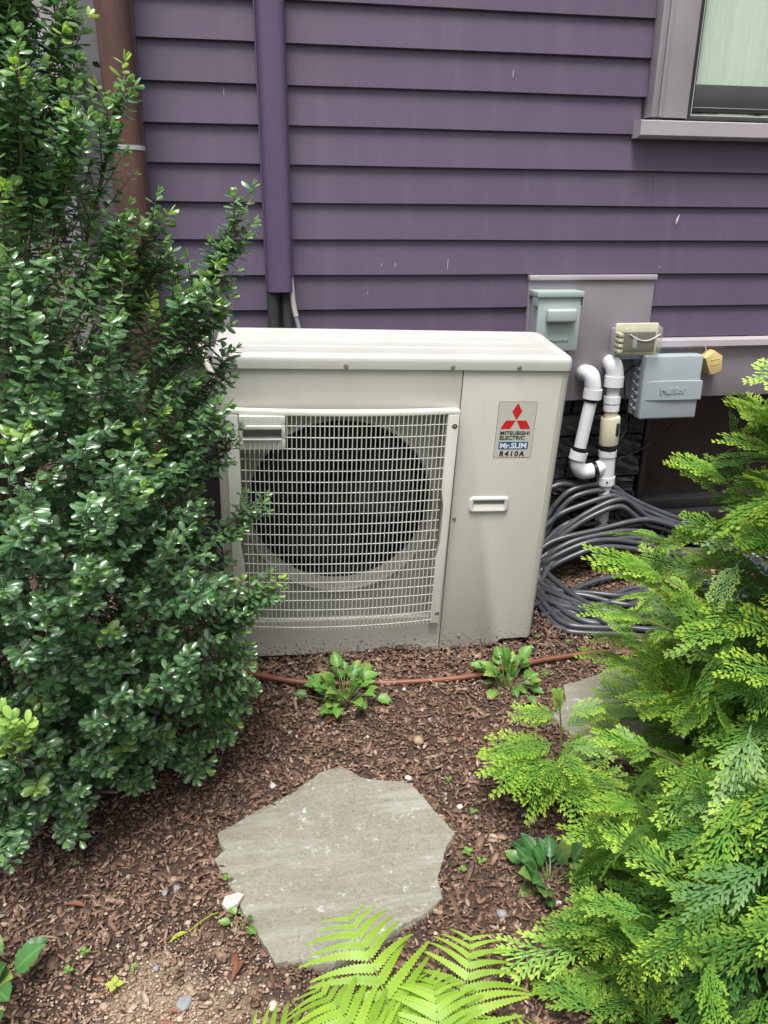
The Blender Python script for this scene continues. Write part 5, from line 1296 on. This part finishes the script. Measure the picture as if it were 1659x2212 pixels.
def arborvitae():
    root = thing('arborvitae', 'large bright green arborvitae with feathery sprays filling the right side', 'conifer', (1.62, -1.33, gz0(1.6, -1.33)))
    r2 = np.random.default_rng(21)
    lobes = [  # axis x,y, profile z->radius
        (1.66, -1.35, [(-.05, .45), (.05, .58), (.3, .56), (.5, .49), (.65, .45), (.8, .43), (.95, .40), (1.15, .30), (1.4, .10)], 1700),
        (1.17, -1.68, [(-.14, .32), (-.08, .38), (.06, .37), (.18, .30), (.30, .18), (.38, .05)], 400)]
    P = []; Dd = []; Nn = []; S_ = []; R_ = []; T_ = []
    for ax, ay, prof, n in lobes:
        c = 0; zlo, zhi = prof[0][0], prof[-1][0]
        while c < n:
            z = r2.uniform(zlo, zhi); R = interp(z, prof)
            if r2.uniform() > R/.56: continue
            a = r2.uniform(0, 2*math.pi)
            if ax > 1.5 and math.cos(a-math.radians(225)) < -0.35 and r2.uniform() < .6: continue
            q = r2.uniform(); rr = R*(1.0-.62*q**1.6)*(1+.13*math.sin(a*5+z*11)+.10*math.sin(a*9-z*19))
            out = np.array([math.cos(a), math.sin(a), 0]); l = .135*r2.uniform(.7, 1.3)
            up = r2.normal(.30, .35) + (.5 if z > .8 else 0)
            d = out + np.array([0, 0, up]) + r2.normal(0, .35, 3); d /= np.linalg.norm(d)
            p = np.array([ax+rr*math.cos(a), ay+rr*math.sin(a), z]) - d*l
            if p[2] < 0.09*(p[1]+.5)+.012 or (p+d*l)[2] < 0.09*((p+d*l)[1]+.5)+.012: continue
            if p[1] > -0.12: continue
            # drooping, mostly level fans; some stand on edge
            nm = np.array([0, 0, .75]) + out*r2.uniform(.1, 1.1) + r2.normal(0, .38, 3)
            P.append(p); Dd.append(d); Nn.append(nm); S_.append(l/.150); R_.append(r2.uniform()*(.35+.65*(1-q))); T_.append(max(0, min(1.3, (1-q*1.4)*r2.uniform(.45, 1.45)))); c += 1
    # sprays reaching past the outline towards the hose, panel and heat pump
    for tip, frm in [((1.06, -1.15, .66), (1.25, -1.2, .58)), ((1.01, -1.2, .63), (1.2, -1.25, .52)), ((1.03, -1.2, .60), (1.18, -1.25, .50)), ((1.0, -1.2, .50), (1.16, -1.25, .44)), ((1.30, -1.15, .93), (1.42, -1.2, .83)), ((1.05, -1.15, .40), (1.2, -1.2, .34)), ((1.03, -1.15, .36), (1.18, -1.22, .28)), ((1.16, -1.05, .55), (1.3, -1.15, .46)), ((.98, -1.35, .28), (1.12, -1.4, .22)), ((.95, -1.4, .16), (1.1, -1.45, .12)), ((.86, -1.62, .02), (1.0, -1.6, 0)), ((.84, -1.55, .0), (.97, -1.55, -.02)), ((.80, -1.66, -.03), (.93, -1.64, -.05)), ((1.23, -1.1, .79), (1.36, -1.15, .69))]:
        t_, f_ = np.array(tip), np.array(frm); v = t_-f_; l = np.linalg.norm(v); dn = v/l; sd = np.cross(dn, [0, 0, 1.]); sd /= np.linalg.norm(sd)
        P.append(f_+v*.25); Dd.append(dn); Nn.append(np.array([0, 0, 1.])+r2.normal(0, .2, 3)); S_.append(l*.75/.150); R_.append(.8); T_.append(1.0)
        for f, s in ((.0, 1), (.0, -1), (.3, 1), (.3, -1), (.5, 1), (.5, -1)):
            P.append(f_+v*f); Dd.append(dn+sd*.7*s+r2.normal(0, .1, 3)); Nn.append(np.array([0, 0, 1.])+r2.normal(0, .25, 3)); S_.append(.36); R_.append(.6); T_.append(.8)
        pl = [f_-dn*.15, f_, f_+v*.5]
        P.append(f_-v*.5); Dd.append(dn+sd*.3); Nn.append(np.array([0, 0, 1.])); S_.append(.7); R_.append(.4); T_.append(.4)
        tube('branch', [tuple(Vector(p)-root.location) for p in pl], [.003, .0022, .001], M['thuja_stem'], root, 6)
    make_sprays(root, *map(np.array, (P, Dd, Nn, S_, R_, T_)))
    tube('trunk', [(0, 0, -.05), (.0, .01, .5), (0, 0, 1.25)], [.028, .018, .005], M['bark'], root, 10)
    r3 = random.Random(4)
    for k in range(26):
        a = r3.uniform(0, 6.28); z = r3.uniform(.05, 1.0); rr = interp(z+.12, lobes[0][2])*.72
        b = Vector((rr*math.cos(a), rr*math.sin(a), z+.14))
        tube('branch', [(0, 0, z), (b.x*.5, b.y*.5, z+.04), tuple(b)], [.008, .005, .0018], M['thuja_stem'], root, 6)
    for k in range(8):
        a = k*.8+.3; b = Vector((-.42+.24*math.cos(a), -.27+.24*math.sin(a), .22)); tube('branch', [(-.2, -.12, .03), (b.x*.8-.04, b.y*.8, .12), tuple(b)], [.009, .005, .002], M['thuja_stem'], root, 6)
arborvitae()
def seedling_tree():
    root = thing('arborvitae_sapling', 'small thin arborvitae sapling in front of the smaller flagstone', 'conifer', (0.985, -1.17, gz0(1, -1.17)))
    r2 = np.random.default_rng(5); P = []; Dd = []; Nn = []; S_ = []; R_ = []; T_ = []
    x0, y0, z0 = root.location
    for z, a, l, bo in [(.27, 1.5, .05, 0), (.25, 3.3, .085, 0), (.25, -.2, .08, 0), (.22, 2.9, .10, 0), (.20, .3, .10, 0), (.17, 3.5, .12, 0), (.16, -.5, .10, 0), (.13, 3.1, .15, 0), (.12, 3.7, .14, 0), (.11, -.2, .12, 0), (.13, 4.3, .13, 0), (.10, 4.8, .14, 0), (.09, 2.6, .12, 0), (.08, 3.4, .14, 0), (.10, 5.3, .14, 0), (.07, 4.0, .13, 0), (.06, 5.0, .13, 0), (.09, .5, .12, 0), (.15, 4.7, .11, 0), (.07, 5.8, .14, 0), (.12, 3.6, .18, 0), (.10, 4.1, .19, 0), (.09, 4.6, .18, 0), (.11, 3.2, .17, 0), (.08, 5.1, .17, 0), (.13, 3.9, .15, 0)]:
        d = np.array([math.cos(a), math.sin(a), .32]); P.append(np.array([x0-.012, y0, z0+z])+d*.008); Dd.append(d); Nn.append(np.array([-.1, -.45, 1.])+r2.normal(0, .25, 3)); S_.append(l/.150); R_.append(r2.uniform(.3, .9)); T_.append(r2.uniform(.6, 1.1))
    P.append(np.array([x0-.02, y0, z0+.25])); Dd.append(np.array([-.08, 0, 1.])); Nn.append(np.array([0., -1, .2])); S_.append(.35); R_.append(.6); T_.append(.9)
    P, Dd, Nn, S_, R_, T_ = map(np.array, (P, Dd, Nn, S_, R_, T_))
    typ = rng.integers(0, 4, len(P)); Fm = frames(Dd, Nn)*S_[:, None, None]; rel = P-np.array(root.location)
    for i in range(len(P)):
        V, F, T = SPRAYS[int(typ[i])]; tt = np.zeros((len(V), 4)); tt[:, 2] = R_[i]; tt[:, 3] = np.clip(T*T_[i], 0, 1)
        me = small_mesh('spray', V, [f[:3] if f[2] == f[3] else f for f in F], tt, M['thuja'], smooth=False); ob = bpy.data.objects.new('spray', me); C.objects.link(ob); ob.parent = root
        ob.matrix_local = Matrix([[*Fm[i][r], rel[i][r]] for r in range(3)] + [[0, 0, 0, 1]])
    tube('trunk', catmull([(0, 0, -.02), (-.006, 0, .1), (-.010, 0, .2), (-.022, 0, .29)], 5), [.005-.0035*i/15 for i in range(16)], M['thuja_stem'], root, 8)
seedling_tree()

# ------------------------------------------------------------------ broad-leaved perennials
def leaf_obj(parent, tpl, p, d, nrm, s, rd, tip, m, name='leaf'):
    V, F, UV = tpl; t = np.zeros((len(V), 4)); t[:, 0] = UV[:, 0]; t[:, 1] = UV[:, 1]; t[:, 2] = rd; t[:, 3] = tip*(UV[:, 1]**2)
    me = small_mesh(name, V, F, t, m); ob = bpy.data.objects.new(name, me); C.objects.link(ob)
    f = frames(np.array([d], float), np.array([nrm], float))[0]*s
    if parent: ob.parent = parent
    ob.matrix_local = Matrix([[*f[r], p[r]] for r in range(3)] + [[0, 0, 0, 1]])
    return ob
TPL_P = [leaf_template(.040, .031, 12, 5, cup=-.20, curl=.34, shape='ovate', serr=.22, petiole=.030, seed=k) for k in range(2)]
TPL_BIG = leaf_template(.060, .042, 14, 5, cup=-.12, curl=.22, shape='ovate', serr=.14, petiole=.03)
def perennial(x, y, n, R, hgt, m, label, seed, tpl=None, sc=1.0, dead=0):
    r2 = random.Random(seed); root = thing('leafy_perennial', label, 'plant', (x, y, gz(x, y)))
    for i in range(n):
        a = i*2.4+r2.uniform(-1.0, 1.0); f = math.sqrt((i+.5)/n)*r2.uniform(.75, 1.1); rr = R*f*r2.uniform(.3, 1.1)
        el = (1.35-1.2*f)+r2.uniform(-.5, .5)
        p = (rr*math.cos(a)*.6, rr*math.sin(a)*.45, max(.006, hgt*(1-.7*f*f)*r2.uniform(.1, .85)))
        d = (math.cos(a)*math.cos(el), math.sin(a)*math.cos(el), math.sin(el)+.05)
        nm = (-math.cos(a)*math.sin(el)*.8+r2.uniform(-.35, .35), -math.sin(a)*math.sin(el)*.8-.45+r2.uniform(-.3, .3), math.cos(el)+.45)
        leaf_obj(root, tpl or r2.choice(TPL_P), p, d, nm, sc*r2.uniform(.55, 1.25), r2.random(), r2.uniform(.4, 1) if r2.random() < .28 else 0, m)
        tube('stalk', [(p[0]*.25, p[1]*.25, -.005), p], .0012, M['greenstem'], root, 5)
    for i in range(dead):
        a = -1.57+r2.uniform(-1.6, 1.6); rr = R*r2.uniform(.2, .6); p = (rr*math.cos(a), rr*math.sin(a), .012)
        leaf_obj(root, TPL_P[0], p, (math.cos(a+r2.uniform(-1, 1)), math.sin(a+r2.uniform(-1, 1)), -.1), (r2.uniform(-.5, .5), -.3, 1), r2.uniform(.35, .75), r2.random(), 0, M['brownleaf'])
    return root
perennial(0.515, -0.735, 64, .150, .10, M['peren'], 'leafy green perennial clump over the drip tube before the fan grille', 1, sc=.95, dead=6)
perennial(1.000, -0.725, 48, .150, .085, M['peren'], 'leafy green perennial clump by the drip tube nearest the smaller flagstone', 2, sc=.95, dead=3)
perennial(0.885, -1.385, 26, .13, .05, M['peren_dark'], 'broad dark green leaves low under the arborvitae edge', 3, tpl=TPL_BIG, sc=.85)
perennial(-0.235, -1.470, 16, .12, .10, M['peren_dark'], 'toothed dark green leaves at the lower left corner of the bed', 4, tpl=TPL_BIG, sc=.95)
def tiny(x, y, label, name='seedling', n=3, s=.2, m='peren', cat='seedling'):
    root = thing(name, label, cat, (x, y, gz(x, y)+.004)); r2 = random.Random(int(x*1000)+7)
    h = .008+.03*s
    for i in range(n):
        a = i*2*math.pi/n+r2.uniform(-.3, .3)
        leaf_obj(root, leaf_template(.042, .034, 5, 3, cup=-.1, curl=.1, petiole=.006), (0, 0, h), (math.cos(a), math.sin(a), .25), (0, -.1, 1), s, r2.uniform(.4, 1), 0, M[m])
    tube('stem', [(0, 0, -.004), (0, 0, h)], .0008, M['greenstem'], root, 5)
tiny(-0.067, -1.423, 'three leaved clover seedling closest to the corner perennial', s=.24)
tiny(-0.092, -1.452, 'clover seedling with curled leaves just below its neighbour', s=.24)
tiny(0.000, -1.500, 'pale four leaved sprout beside the sandy patch', n=4, s=.36, m='yellowleaf')
tiny(0.030, -1.470, 'tiny round leaved sprout above the sandy patch', s=.18)
tiny(-0.120, -1.215, 'single sprout in the shaded mulch below the shrub', s=.2)
tiny(0.200, -1.300, 'small bright seedling touching the left edge of the big flagstone', s=.22)
tiny(0.720, -1.310, 'clover patch sprout right of the big flagstone', n=4, s=.28, cat='clover', name='clover')
tiny(0.745, -1.335, 'second clover sprout between big flagstone and dark leaves', n=3, s=.26, cat='clover', name='clover')
tiny(0.700, -1.345, 'clover sprout hugging the right corner of the big flagstone', n=4, s=.2, cat='clover', name='clover')
tiny(0.735, -1.075, 'lone green sprout in mulch behind the big flagstone', s=.2)
tiny(0.770, -1.180, 'round leaved sprout by a dark pebble near the right stone corner', s=.24)
tiny(1.165, -0.520, 'green sprout at the bottom right corner of the heat pump', s=.22)
tiny(1.250, -0.560, 'green sprout in front of the hose coil', s=.22)
tiny(0.660, -1.560, 'small sprout right of the fern tips', s=.22)
# sprout with scalloped leaves beside the stone
sp_ = perennial(0.232, -1.395, 5, .045, .02, M['peren'], 'small scalloped green seedling left of the big flagstone', 8, sc=.62)
# fallen leaves
def fallen(x, y, ang, s, m, label, tpl=None, stalk=0, cat='leaf'):
    root = thing('fallen_leaf', label, cat, (x, y, gz(x, y)+.008)); V, F, UV = tpl or leaf_template(.05, .02, 8, 5, cup=-.3, curl=.1, petiole=.004)
    t = np.zeros((len(V), 4)); t[:, 0] = UV[:, 0]; t[:, 1] = UV[:, 1]; t[:, 2] = .5; me = small_mesh('blade', V, F, t, M[m]); ob = bpy.data.objects.new('blade', me); C.objects.link(ob); ob.parent = root
    ob.rotation_euler = (.1, .35, ang); ob.scale = (s, s, s)
    if stalk:
        dx, dy = -math.sin(ang), math.cos(ang)
        tube('stalk', catmull([(0, 0, .001), (-dx*stalk*.5+.006, -dy*stalk*.5, .014), (-dx*stalk, -dy*stalk, .008)], 5), .0014, M['yellowleaf'], root, 6)
fallen(0.125, -1.395, math.radians(118), .75, 'yellowleaf', 'yellow green leaf on a long stalk lying in mulch', stalk=.065)
fallen(0.236, -1.470, math.radians(150), .9, 'brownleaf', 'red brown dead leaf below the left stone edge')
fallen(0.215, -1.455, math.radians(190), .7, 'brownleaf', 'narrower dead leaf hanging beside its red brown neighbour')
fallen(-0.085, -1.312, math.radians(75), .9, 'chips_leaf' if False else 'brownleaf', 'long flat wood splinter shaped leaf below the shrub')
fallen(-0.035, -1.475, math.radians(60), .28, 'orangeleaf', 'small orange dead leaf near the clover seedlings')
fallen(0.125, -1.565, math.radians(80), .6, 'brownleaf', 'dark curled dead leaf on the sandy patch')
fallen(0.080, -1.575, math.radians(260), .6, 'brownleaf', 'second dark curled dead leaf on the sandy patch, left one')
fallen(0.100, -1.10, math.radians(200), .4, 'orangeleaf', 'small tan dead leaf between shrub and big flagstone')
fallen(0.135, -1.105, math.radians(160), .35, 'orangeleaf', 'tan curled leaf tip just left of the big flagstone')
ol = leaf_obj(None, leaf_template(.055, .018, 8, 5, cup=-.3, curl=.2), (-0.075, -1.18, 0.84), (.25, .1, -1), (0, -1, .2), .9, .5, 0, M['orangeleaf'], 'caught_leaf')
tag(ol, 'orange dead leaf caught in the upper left of the shrub', 'leaf')

# ------------------------------------------------------------------ pebbles
def pebble(x, y, s, m, label, flat=.6, seed=0, name='pebble'):
    r2 = random.Random(seed+int(x*999)); bm = bmesh.new(); bmesh.ops.create_icosphere(bm, subdivisions=2, radius=1)
    sx, sy = r2.uniform(.8, 1.2), r2.uniform(.7, 1.0)
    for v in bm.verts:
        k = 1+.12*math.sin(v.co.x*3+seed)+.10*math.sin(v.co.y*4+v.co.z*2+seed)
        v.co = Vector((v.co.x*sx*k, v.co.y*sy*k, v.co.z*flat*k))*s
    o = from_bm(name, bm, M[m], smooth=True); o.location = (x, y, gz(x, y)+s*flat*.6+.003); o.rotation_euler = (0, 0, r2.uniform(0, 3)); tag(o, label, 'pebble'); return o
for x, y, s, m, lab in [
    (0.691, -.930, .017, 'peb_tan', 'largest tan pebble, in open mulch above the big flagstone'),
    (0.640, -1.045, .009, 'peb_white', 'white pebble at the top right edge of the big flagstone'),
    (0.745, -1.150, .0085, 'peb_white', 'pale grey pebble right of the big flagstone'),
    (0.775, -1.185, .010, 'peb_grey', 'dark flat pebble by the round leaved sprout'),
    (0.720, -1.110, .006, 'peb_grey', 'small blue grey pebble up and right of the flagstone'),
    (0.735, -.860, .0075, 'peb_grey', 'small dark grey pebble behind the largest tan pebble'),
    (0.445, -.830, .008, 'peb_grey', 'dark pebble left of the front perennial clump'),
    (0.560, -.890, .006, 'peb_white', 'small white pebble in front of the first perennial clump'),
    (0.690, -.725, .007, 'peb_white', 'white pebble touching the drip tube between the two clumps'),
    (0.665, -.735, .006, 'peb_tan', 'tan pebble touching the drip tube beside the white one'),
    (0.380, -.700, .007, 'peb_white', 'white pebble below the left part of the drip tube'),
    (0.305, -1.050, .010, 'peb_white', 'pale pebble above the left slope of the big flagstone'),
    (0.755, -1.455, .013, 'peb_grey', 'grey pebble between dark leaves and fern'),
    (0.070, -1.295, .008, 'peb_grey', 'grey pebble in the pale gravelly spot left of the flagstone'),
    (0.095, -1.290, .010, 'peb_grey', 'larger grey pebble in the pale gravelly spot left of the flagstone'),
    (0.085, -1.262, .009, 'peb_tan', 'tan pebble at the back of the pale gravelly spot'),
    (0.070, -1.470, .008, 'peb_grey', 'round purple grey pebble at the rim of the sandy patch'),
    (0.088, -1.465, .008, 'peb_tan', 'round cream pebble beside the purple grey one'),
    (0.135, -1.520, .009, 'peb_tan', 'tan pebble on the right of the sandy patch'),
    (0.128, -1.545, .016, 'peb_grey', 'flat slate grey pebble on the sandy patch'),
    (0.900, -1.230, .012, 'peb_white', 'pale pebble beside the sapling stem'),
    (0.285, -1.560, .010, 'peb_white', 'white stone chip at the left fern tips'),
    (0.880, -1.450, .007, 'peb_white', 'small white pebble under the right dark leaves')]:
    pebble(x, y, s, m, lab, flat=.35 if 'flat' in lab else .6, seed=len(lab))
# flat pale rock chip against the stone
bm = bmesh.new(); vs = [bm.verts.new(p) for p in [(-.022, -.004, 0), (-.010, -.020, .002), (.010, -.012, .006), (.022, .006, .008), (.012, .016, .006), (-.016, .014, .002)]]
f = bm.faces.new(vs); r_ = bmesh.ops.extrude_face_region(bm, geom=[f]); bmesh.ops.translate(bm, vec=(0, 0, -.009), verts=[v for v in r_['geom'] if isinstance(v, bmesh.types.BMVert)])
o = from_bm('stone_chip', bm, M['peb_white']); o.location = (0.212, -1.350, gz(.212, -1.35)+.016); tag(o, 'pale triangular stone chip leaning at the left edge of the big flagstone', 'stone chip')

# ------------------------------------------------------------------ fern
def fern():
    root = thing('fern', 'bright yellow green fern with arching fronds at the bottom of the bed', 'fern', (0.52, -1.93, gz0(.5, -1.93)))
    x0, y0, z0 = root.location
    def pinna(Ln, seed):
        V = []; F = []; T = []; n = 17
        for i in range(n+1):
            t = i/n; V += [(-.0006, Ln*t, 0), (.0006, Ln*t, 0)]; T += [t*.4]*2
        for i in range(n): F.append((2*i, 2*i+1, 2*i+3, 2*i+2))
        for i in range(n):
            t = (i+.5)/n; w = Ln*.100*(1-t*.88)**.8*(0.85+.15*math.sin(min(1, t*5)*1.57)); y = Ln*t; st = Ln/n
            for s in (-1, 1):
                b = len(V); V += [(0, y-st*.52, 0), (s*w*.62, y-st*.50, .0008), (s*w, y+st*.12, -.0010), (s*w*.66, y+st*.52, -.0004), (0, y+st*.52, 0)]; T += [.2, .35, .7, .5, .2]
                F.append((b, b+1, b+2, b+3) if s > 0 else (b+3, b+2, b+1, b)); F.append((b, b+3, b+4, b+4) if s > 0 else (b+4, b+3, b, b))
        Vn = np.array(V); Vn[:, 2] -= .9*Vn[:, 1]**2
        return Vn, F, np.array(T)
    fr = [((.425, -1.585, .115), .12, .0), ((.255, -1.715, .050), .12, .2), ((.635, -1.625, .075), .10, -.1), ((.72, -1.78, .030), .12, -.2), ((.36, -1.69, .09), .16, .1), ((.55, -1.70, .08), .13, 0), ((.48, -1.66, .05), .15, .05), ((.30, -1.80, .06), .15, .1), ((.40, -1.74, .08), .16, 0), ((.60, -1.72, .04), .13, 0)]
    r2 = random.Random(2)
    for (tx, ty, tz), lift, rollv in fr:
        f = bpy.data.objects.new('frond', None); C.objects.link(f); f.parent = root
        a = Vector((r2.uniform(-.02, .02), r2.uniform(-.02, .02), .01)); b = Vector((tx-x0, ty-y0, tz-z0)); m_ = a.lerp(b, .55)+Vector((0, 0, lift))
        n = 17
        pts = [(a*(1-t)**2 + m_*2*t*(1-t) + b*t*t) for t in [i/n for i in range(n+1)]]
        tube('rachis', pts, [.0022*(1-.8*i/n) for i in range(n+1)], M['greenstem'], f, 6)
        ln = sum((q-p).length for p, q in zip(pts, pts[1:]))
        for i in range(4, n+1):
            t = i/n; tang = (pts[min(n, i+1)]-pts[i-1]).normalized(); side = tang.cross(Vector((0, 0, 1))).normalized(); up = side.cross(tang)
            pl = ln*.27*(math.sin(math.pi*min(1, (t*.92)**1.35*.86+.13))**.8)*.95+.004
            for s in (-1, 1):
                V, F, T = pinna(1.0, i); V = V.copy(); V[:, 2] += .9*V[:, 1]**2; V *= pl; V[:, 2] -= 3.2*V[:, 1]**2*(1+r2.uniform(-.2, .6)); V *= r2.uniform(.9, 1.08); V[:, 0] += s*1.5*V[:, 1]**2*(1+r2.uniform(-.3, .3))
                d = tang*(.55+r2.uniform(-.08, .08)) + side*s*(1.0) + up*(.12+r2.uniform(-.08, .08))
                nm = up + side*(.15*s+rollv) + tang*r2.uniform(-.25, .15)
                tt = np.zeros((len(V), 4)); tt[:, 2] = r2.uniform(.2, .9); tt[:, 3] = T*.5
                me = small_mesh('pinna', V, [g[:3] if g[2] == g[3] else g for g in F], tt, M['fern'], smooth=False)
                ob = bpy.data.objects.new('pinna', me); C.objects.link(ob); ob.parent = f
                fm = frames(np.array([list(d)]), np.array([list(nm)]))[0]; p = pts[i]
                ob.matrix_local = Matrix([[*fm[r], p[r]] for r in range(3)] + [[0, 0, 0, 1]])
fern()

# ------------------------------------------------------------------ background left: fence, hedge trees, ivy
def bg():
    fz = lambda v: v
    f = thing('fence', 'grey painted rail fence beyond the house corner at upper left', 'fence', (-0.9, 0.35, 0.06))
    box('rail', -1.6, 0.68, -0.03, 0.03, 1.78, 1.83, M['trim'], f, 0.006)
    box('rail', -1.6, 0.68, -0.02, 0.02, 1.50, 1.55, M['trim'], f, 0.004)
    box('rail', -1.6, 0.68, -0.02, 0.02, 0.2, 0.26, M['trim'], f, 0.004)
    for x in (-1.2, -0.45, 0.22): box('post', x-.025, x+.025, -0.025, 0.025, -.06, 1.779, M['trim'], f, 0.003)
    r2 = np.random.default_rng(77); tv, tf, uv = leaf_template(.07, .04, 2, 3, cup=.1, curl=.1)
    for k, (cx_, cy_, h, R, lab) in enumerate([(-2.6, 2.6, 4.2, 1.1, 'dark evergreen behind the fence at the left frame edge'), (-1.15, 2.9, 4.6, 1.0, 'dark evergreen behind the fence nearest the house corner'), (-4.3, 3.2, 4.0, 1.2, 'dark evergreen further left behind the fence')]):
        root = thing('evergreen_tree', lab, 'tree', (cx_, cy_, .05)); n = 5200
        z = r2.uniform(.1, h, n); a = r2.uniform(0, 6.283, n); rr = R*(1-.55*z/h)*np.sqrt(r2.uniform(.15, 1, n))*(1+.2*np.sin(a*5+z*4))
        P = np.stack([rr*np.cos(a), rr*np.sin(a), z], 1); Dd = np.stack([np.cos(a), np.sin(a), r2.normal(-.2, .4, n)], 1)+r2.normal(0, .4, (n, 3)); Nn = r2.normal(0, .6, (n, 3))+[0, -.3, 1]
        t = np.zeros((n, len(tv), 4)); t[:, :, 2] = r2.uniform(0, 1, n)[:, None]; t[:, :, 0] = .2
        o = scatter_mesh('crown', tv, tf, frames(Dd, Nn)*r2.uniform(.6, 1.2, n)[:, None, None], P, t, M['bgleaf'], root)
        tube('trunk', [(0, 0, -.1), (0.02, 0, h*.5), (0, 0, h*.9)], [.09, .06, .015], M['bark'], root, 8)
    # ivy on the corner
    iv = thing('ivy', 'dark ivy sprigs climbing behind the copper downspout', 'ivy', (-0.10, -0.03, 0.9)); n = 190
    z = r2.uniform(0.0, .78, n); x = -.03+.05*np.sin(z*9)+r2.normal(0, .022, n); y = -.01+r2.normal(0, .008, n)
    P = np.stack([x, y, z], 1); Dd = r2.normal(0, 1, (n, 3))*[1, .3, 1]; Nn = r2.normal(0, .35, (n, 3))+[0, -1, .3]
    tv, tf, uv = leaf_template(.024, .018, 4, 3, cup=.1, curl=.1); t = np.zeros((n, len(tv), 4)); t[:, :, 0] = uv[None, :, 0]; t[:, :, 2] = r2.uniform(0, .6, n)[:, None]
    scatter_mesh('foliage', tv, tf, frames(Dd, Nn), P, t, M['bgleaf'], iv)['kind'] = 'stuff'
    tube('stem', [(-.03, 0, -.5), (-.02, 0, .2), (-.05, 0, .4), (-.02, 0, .78)], .002, M['bark'], iv, 5)
bg()
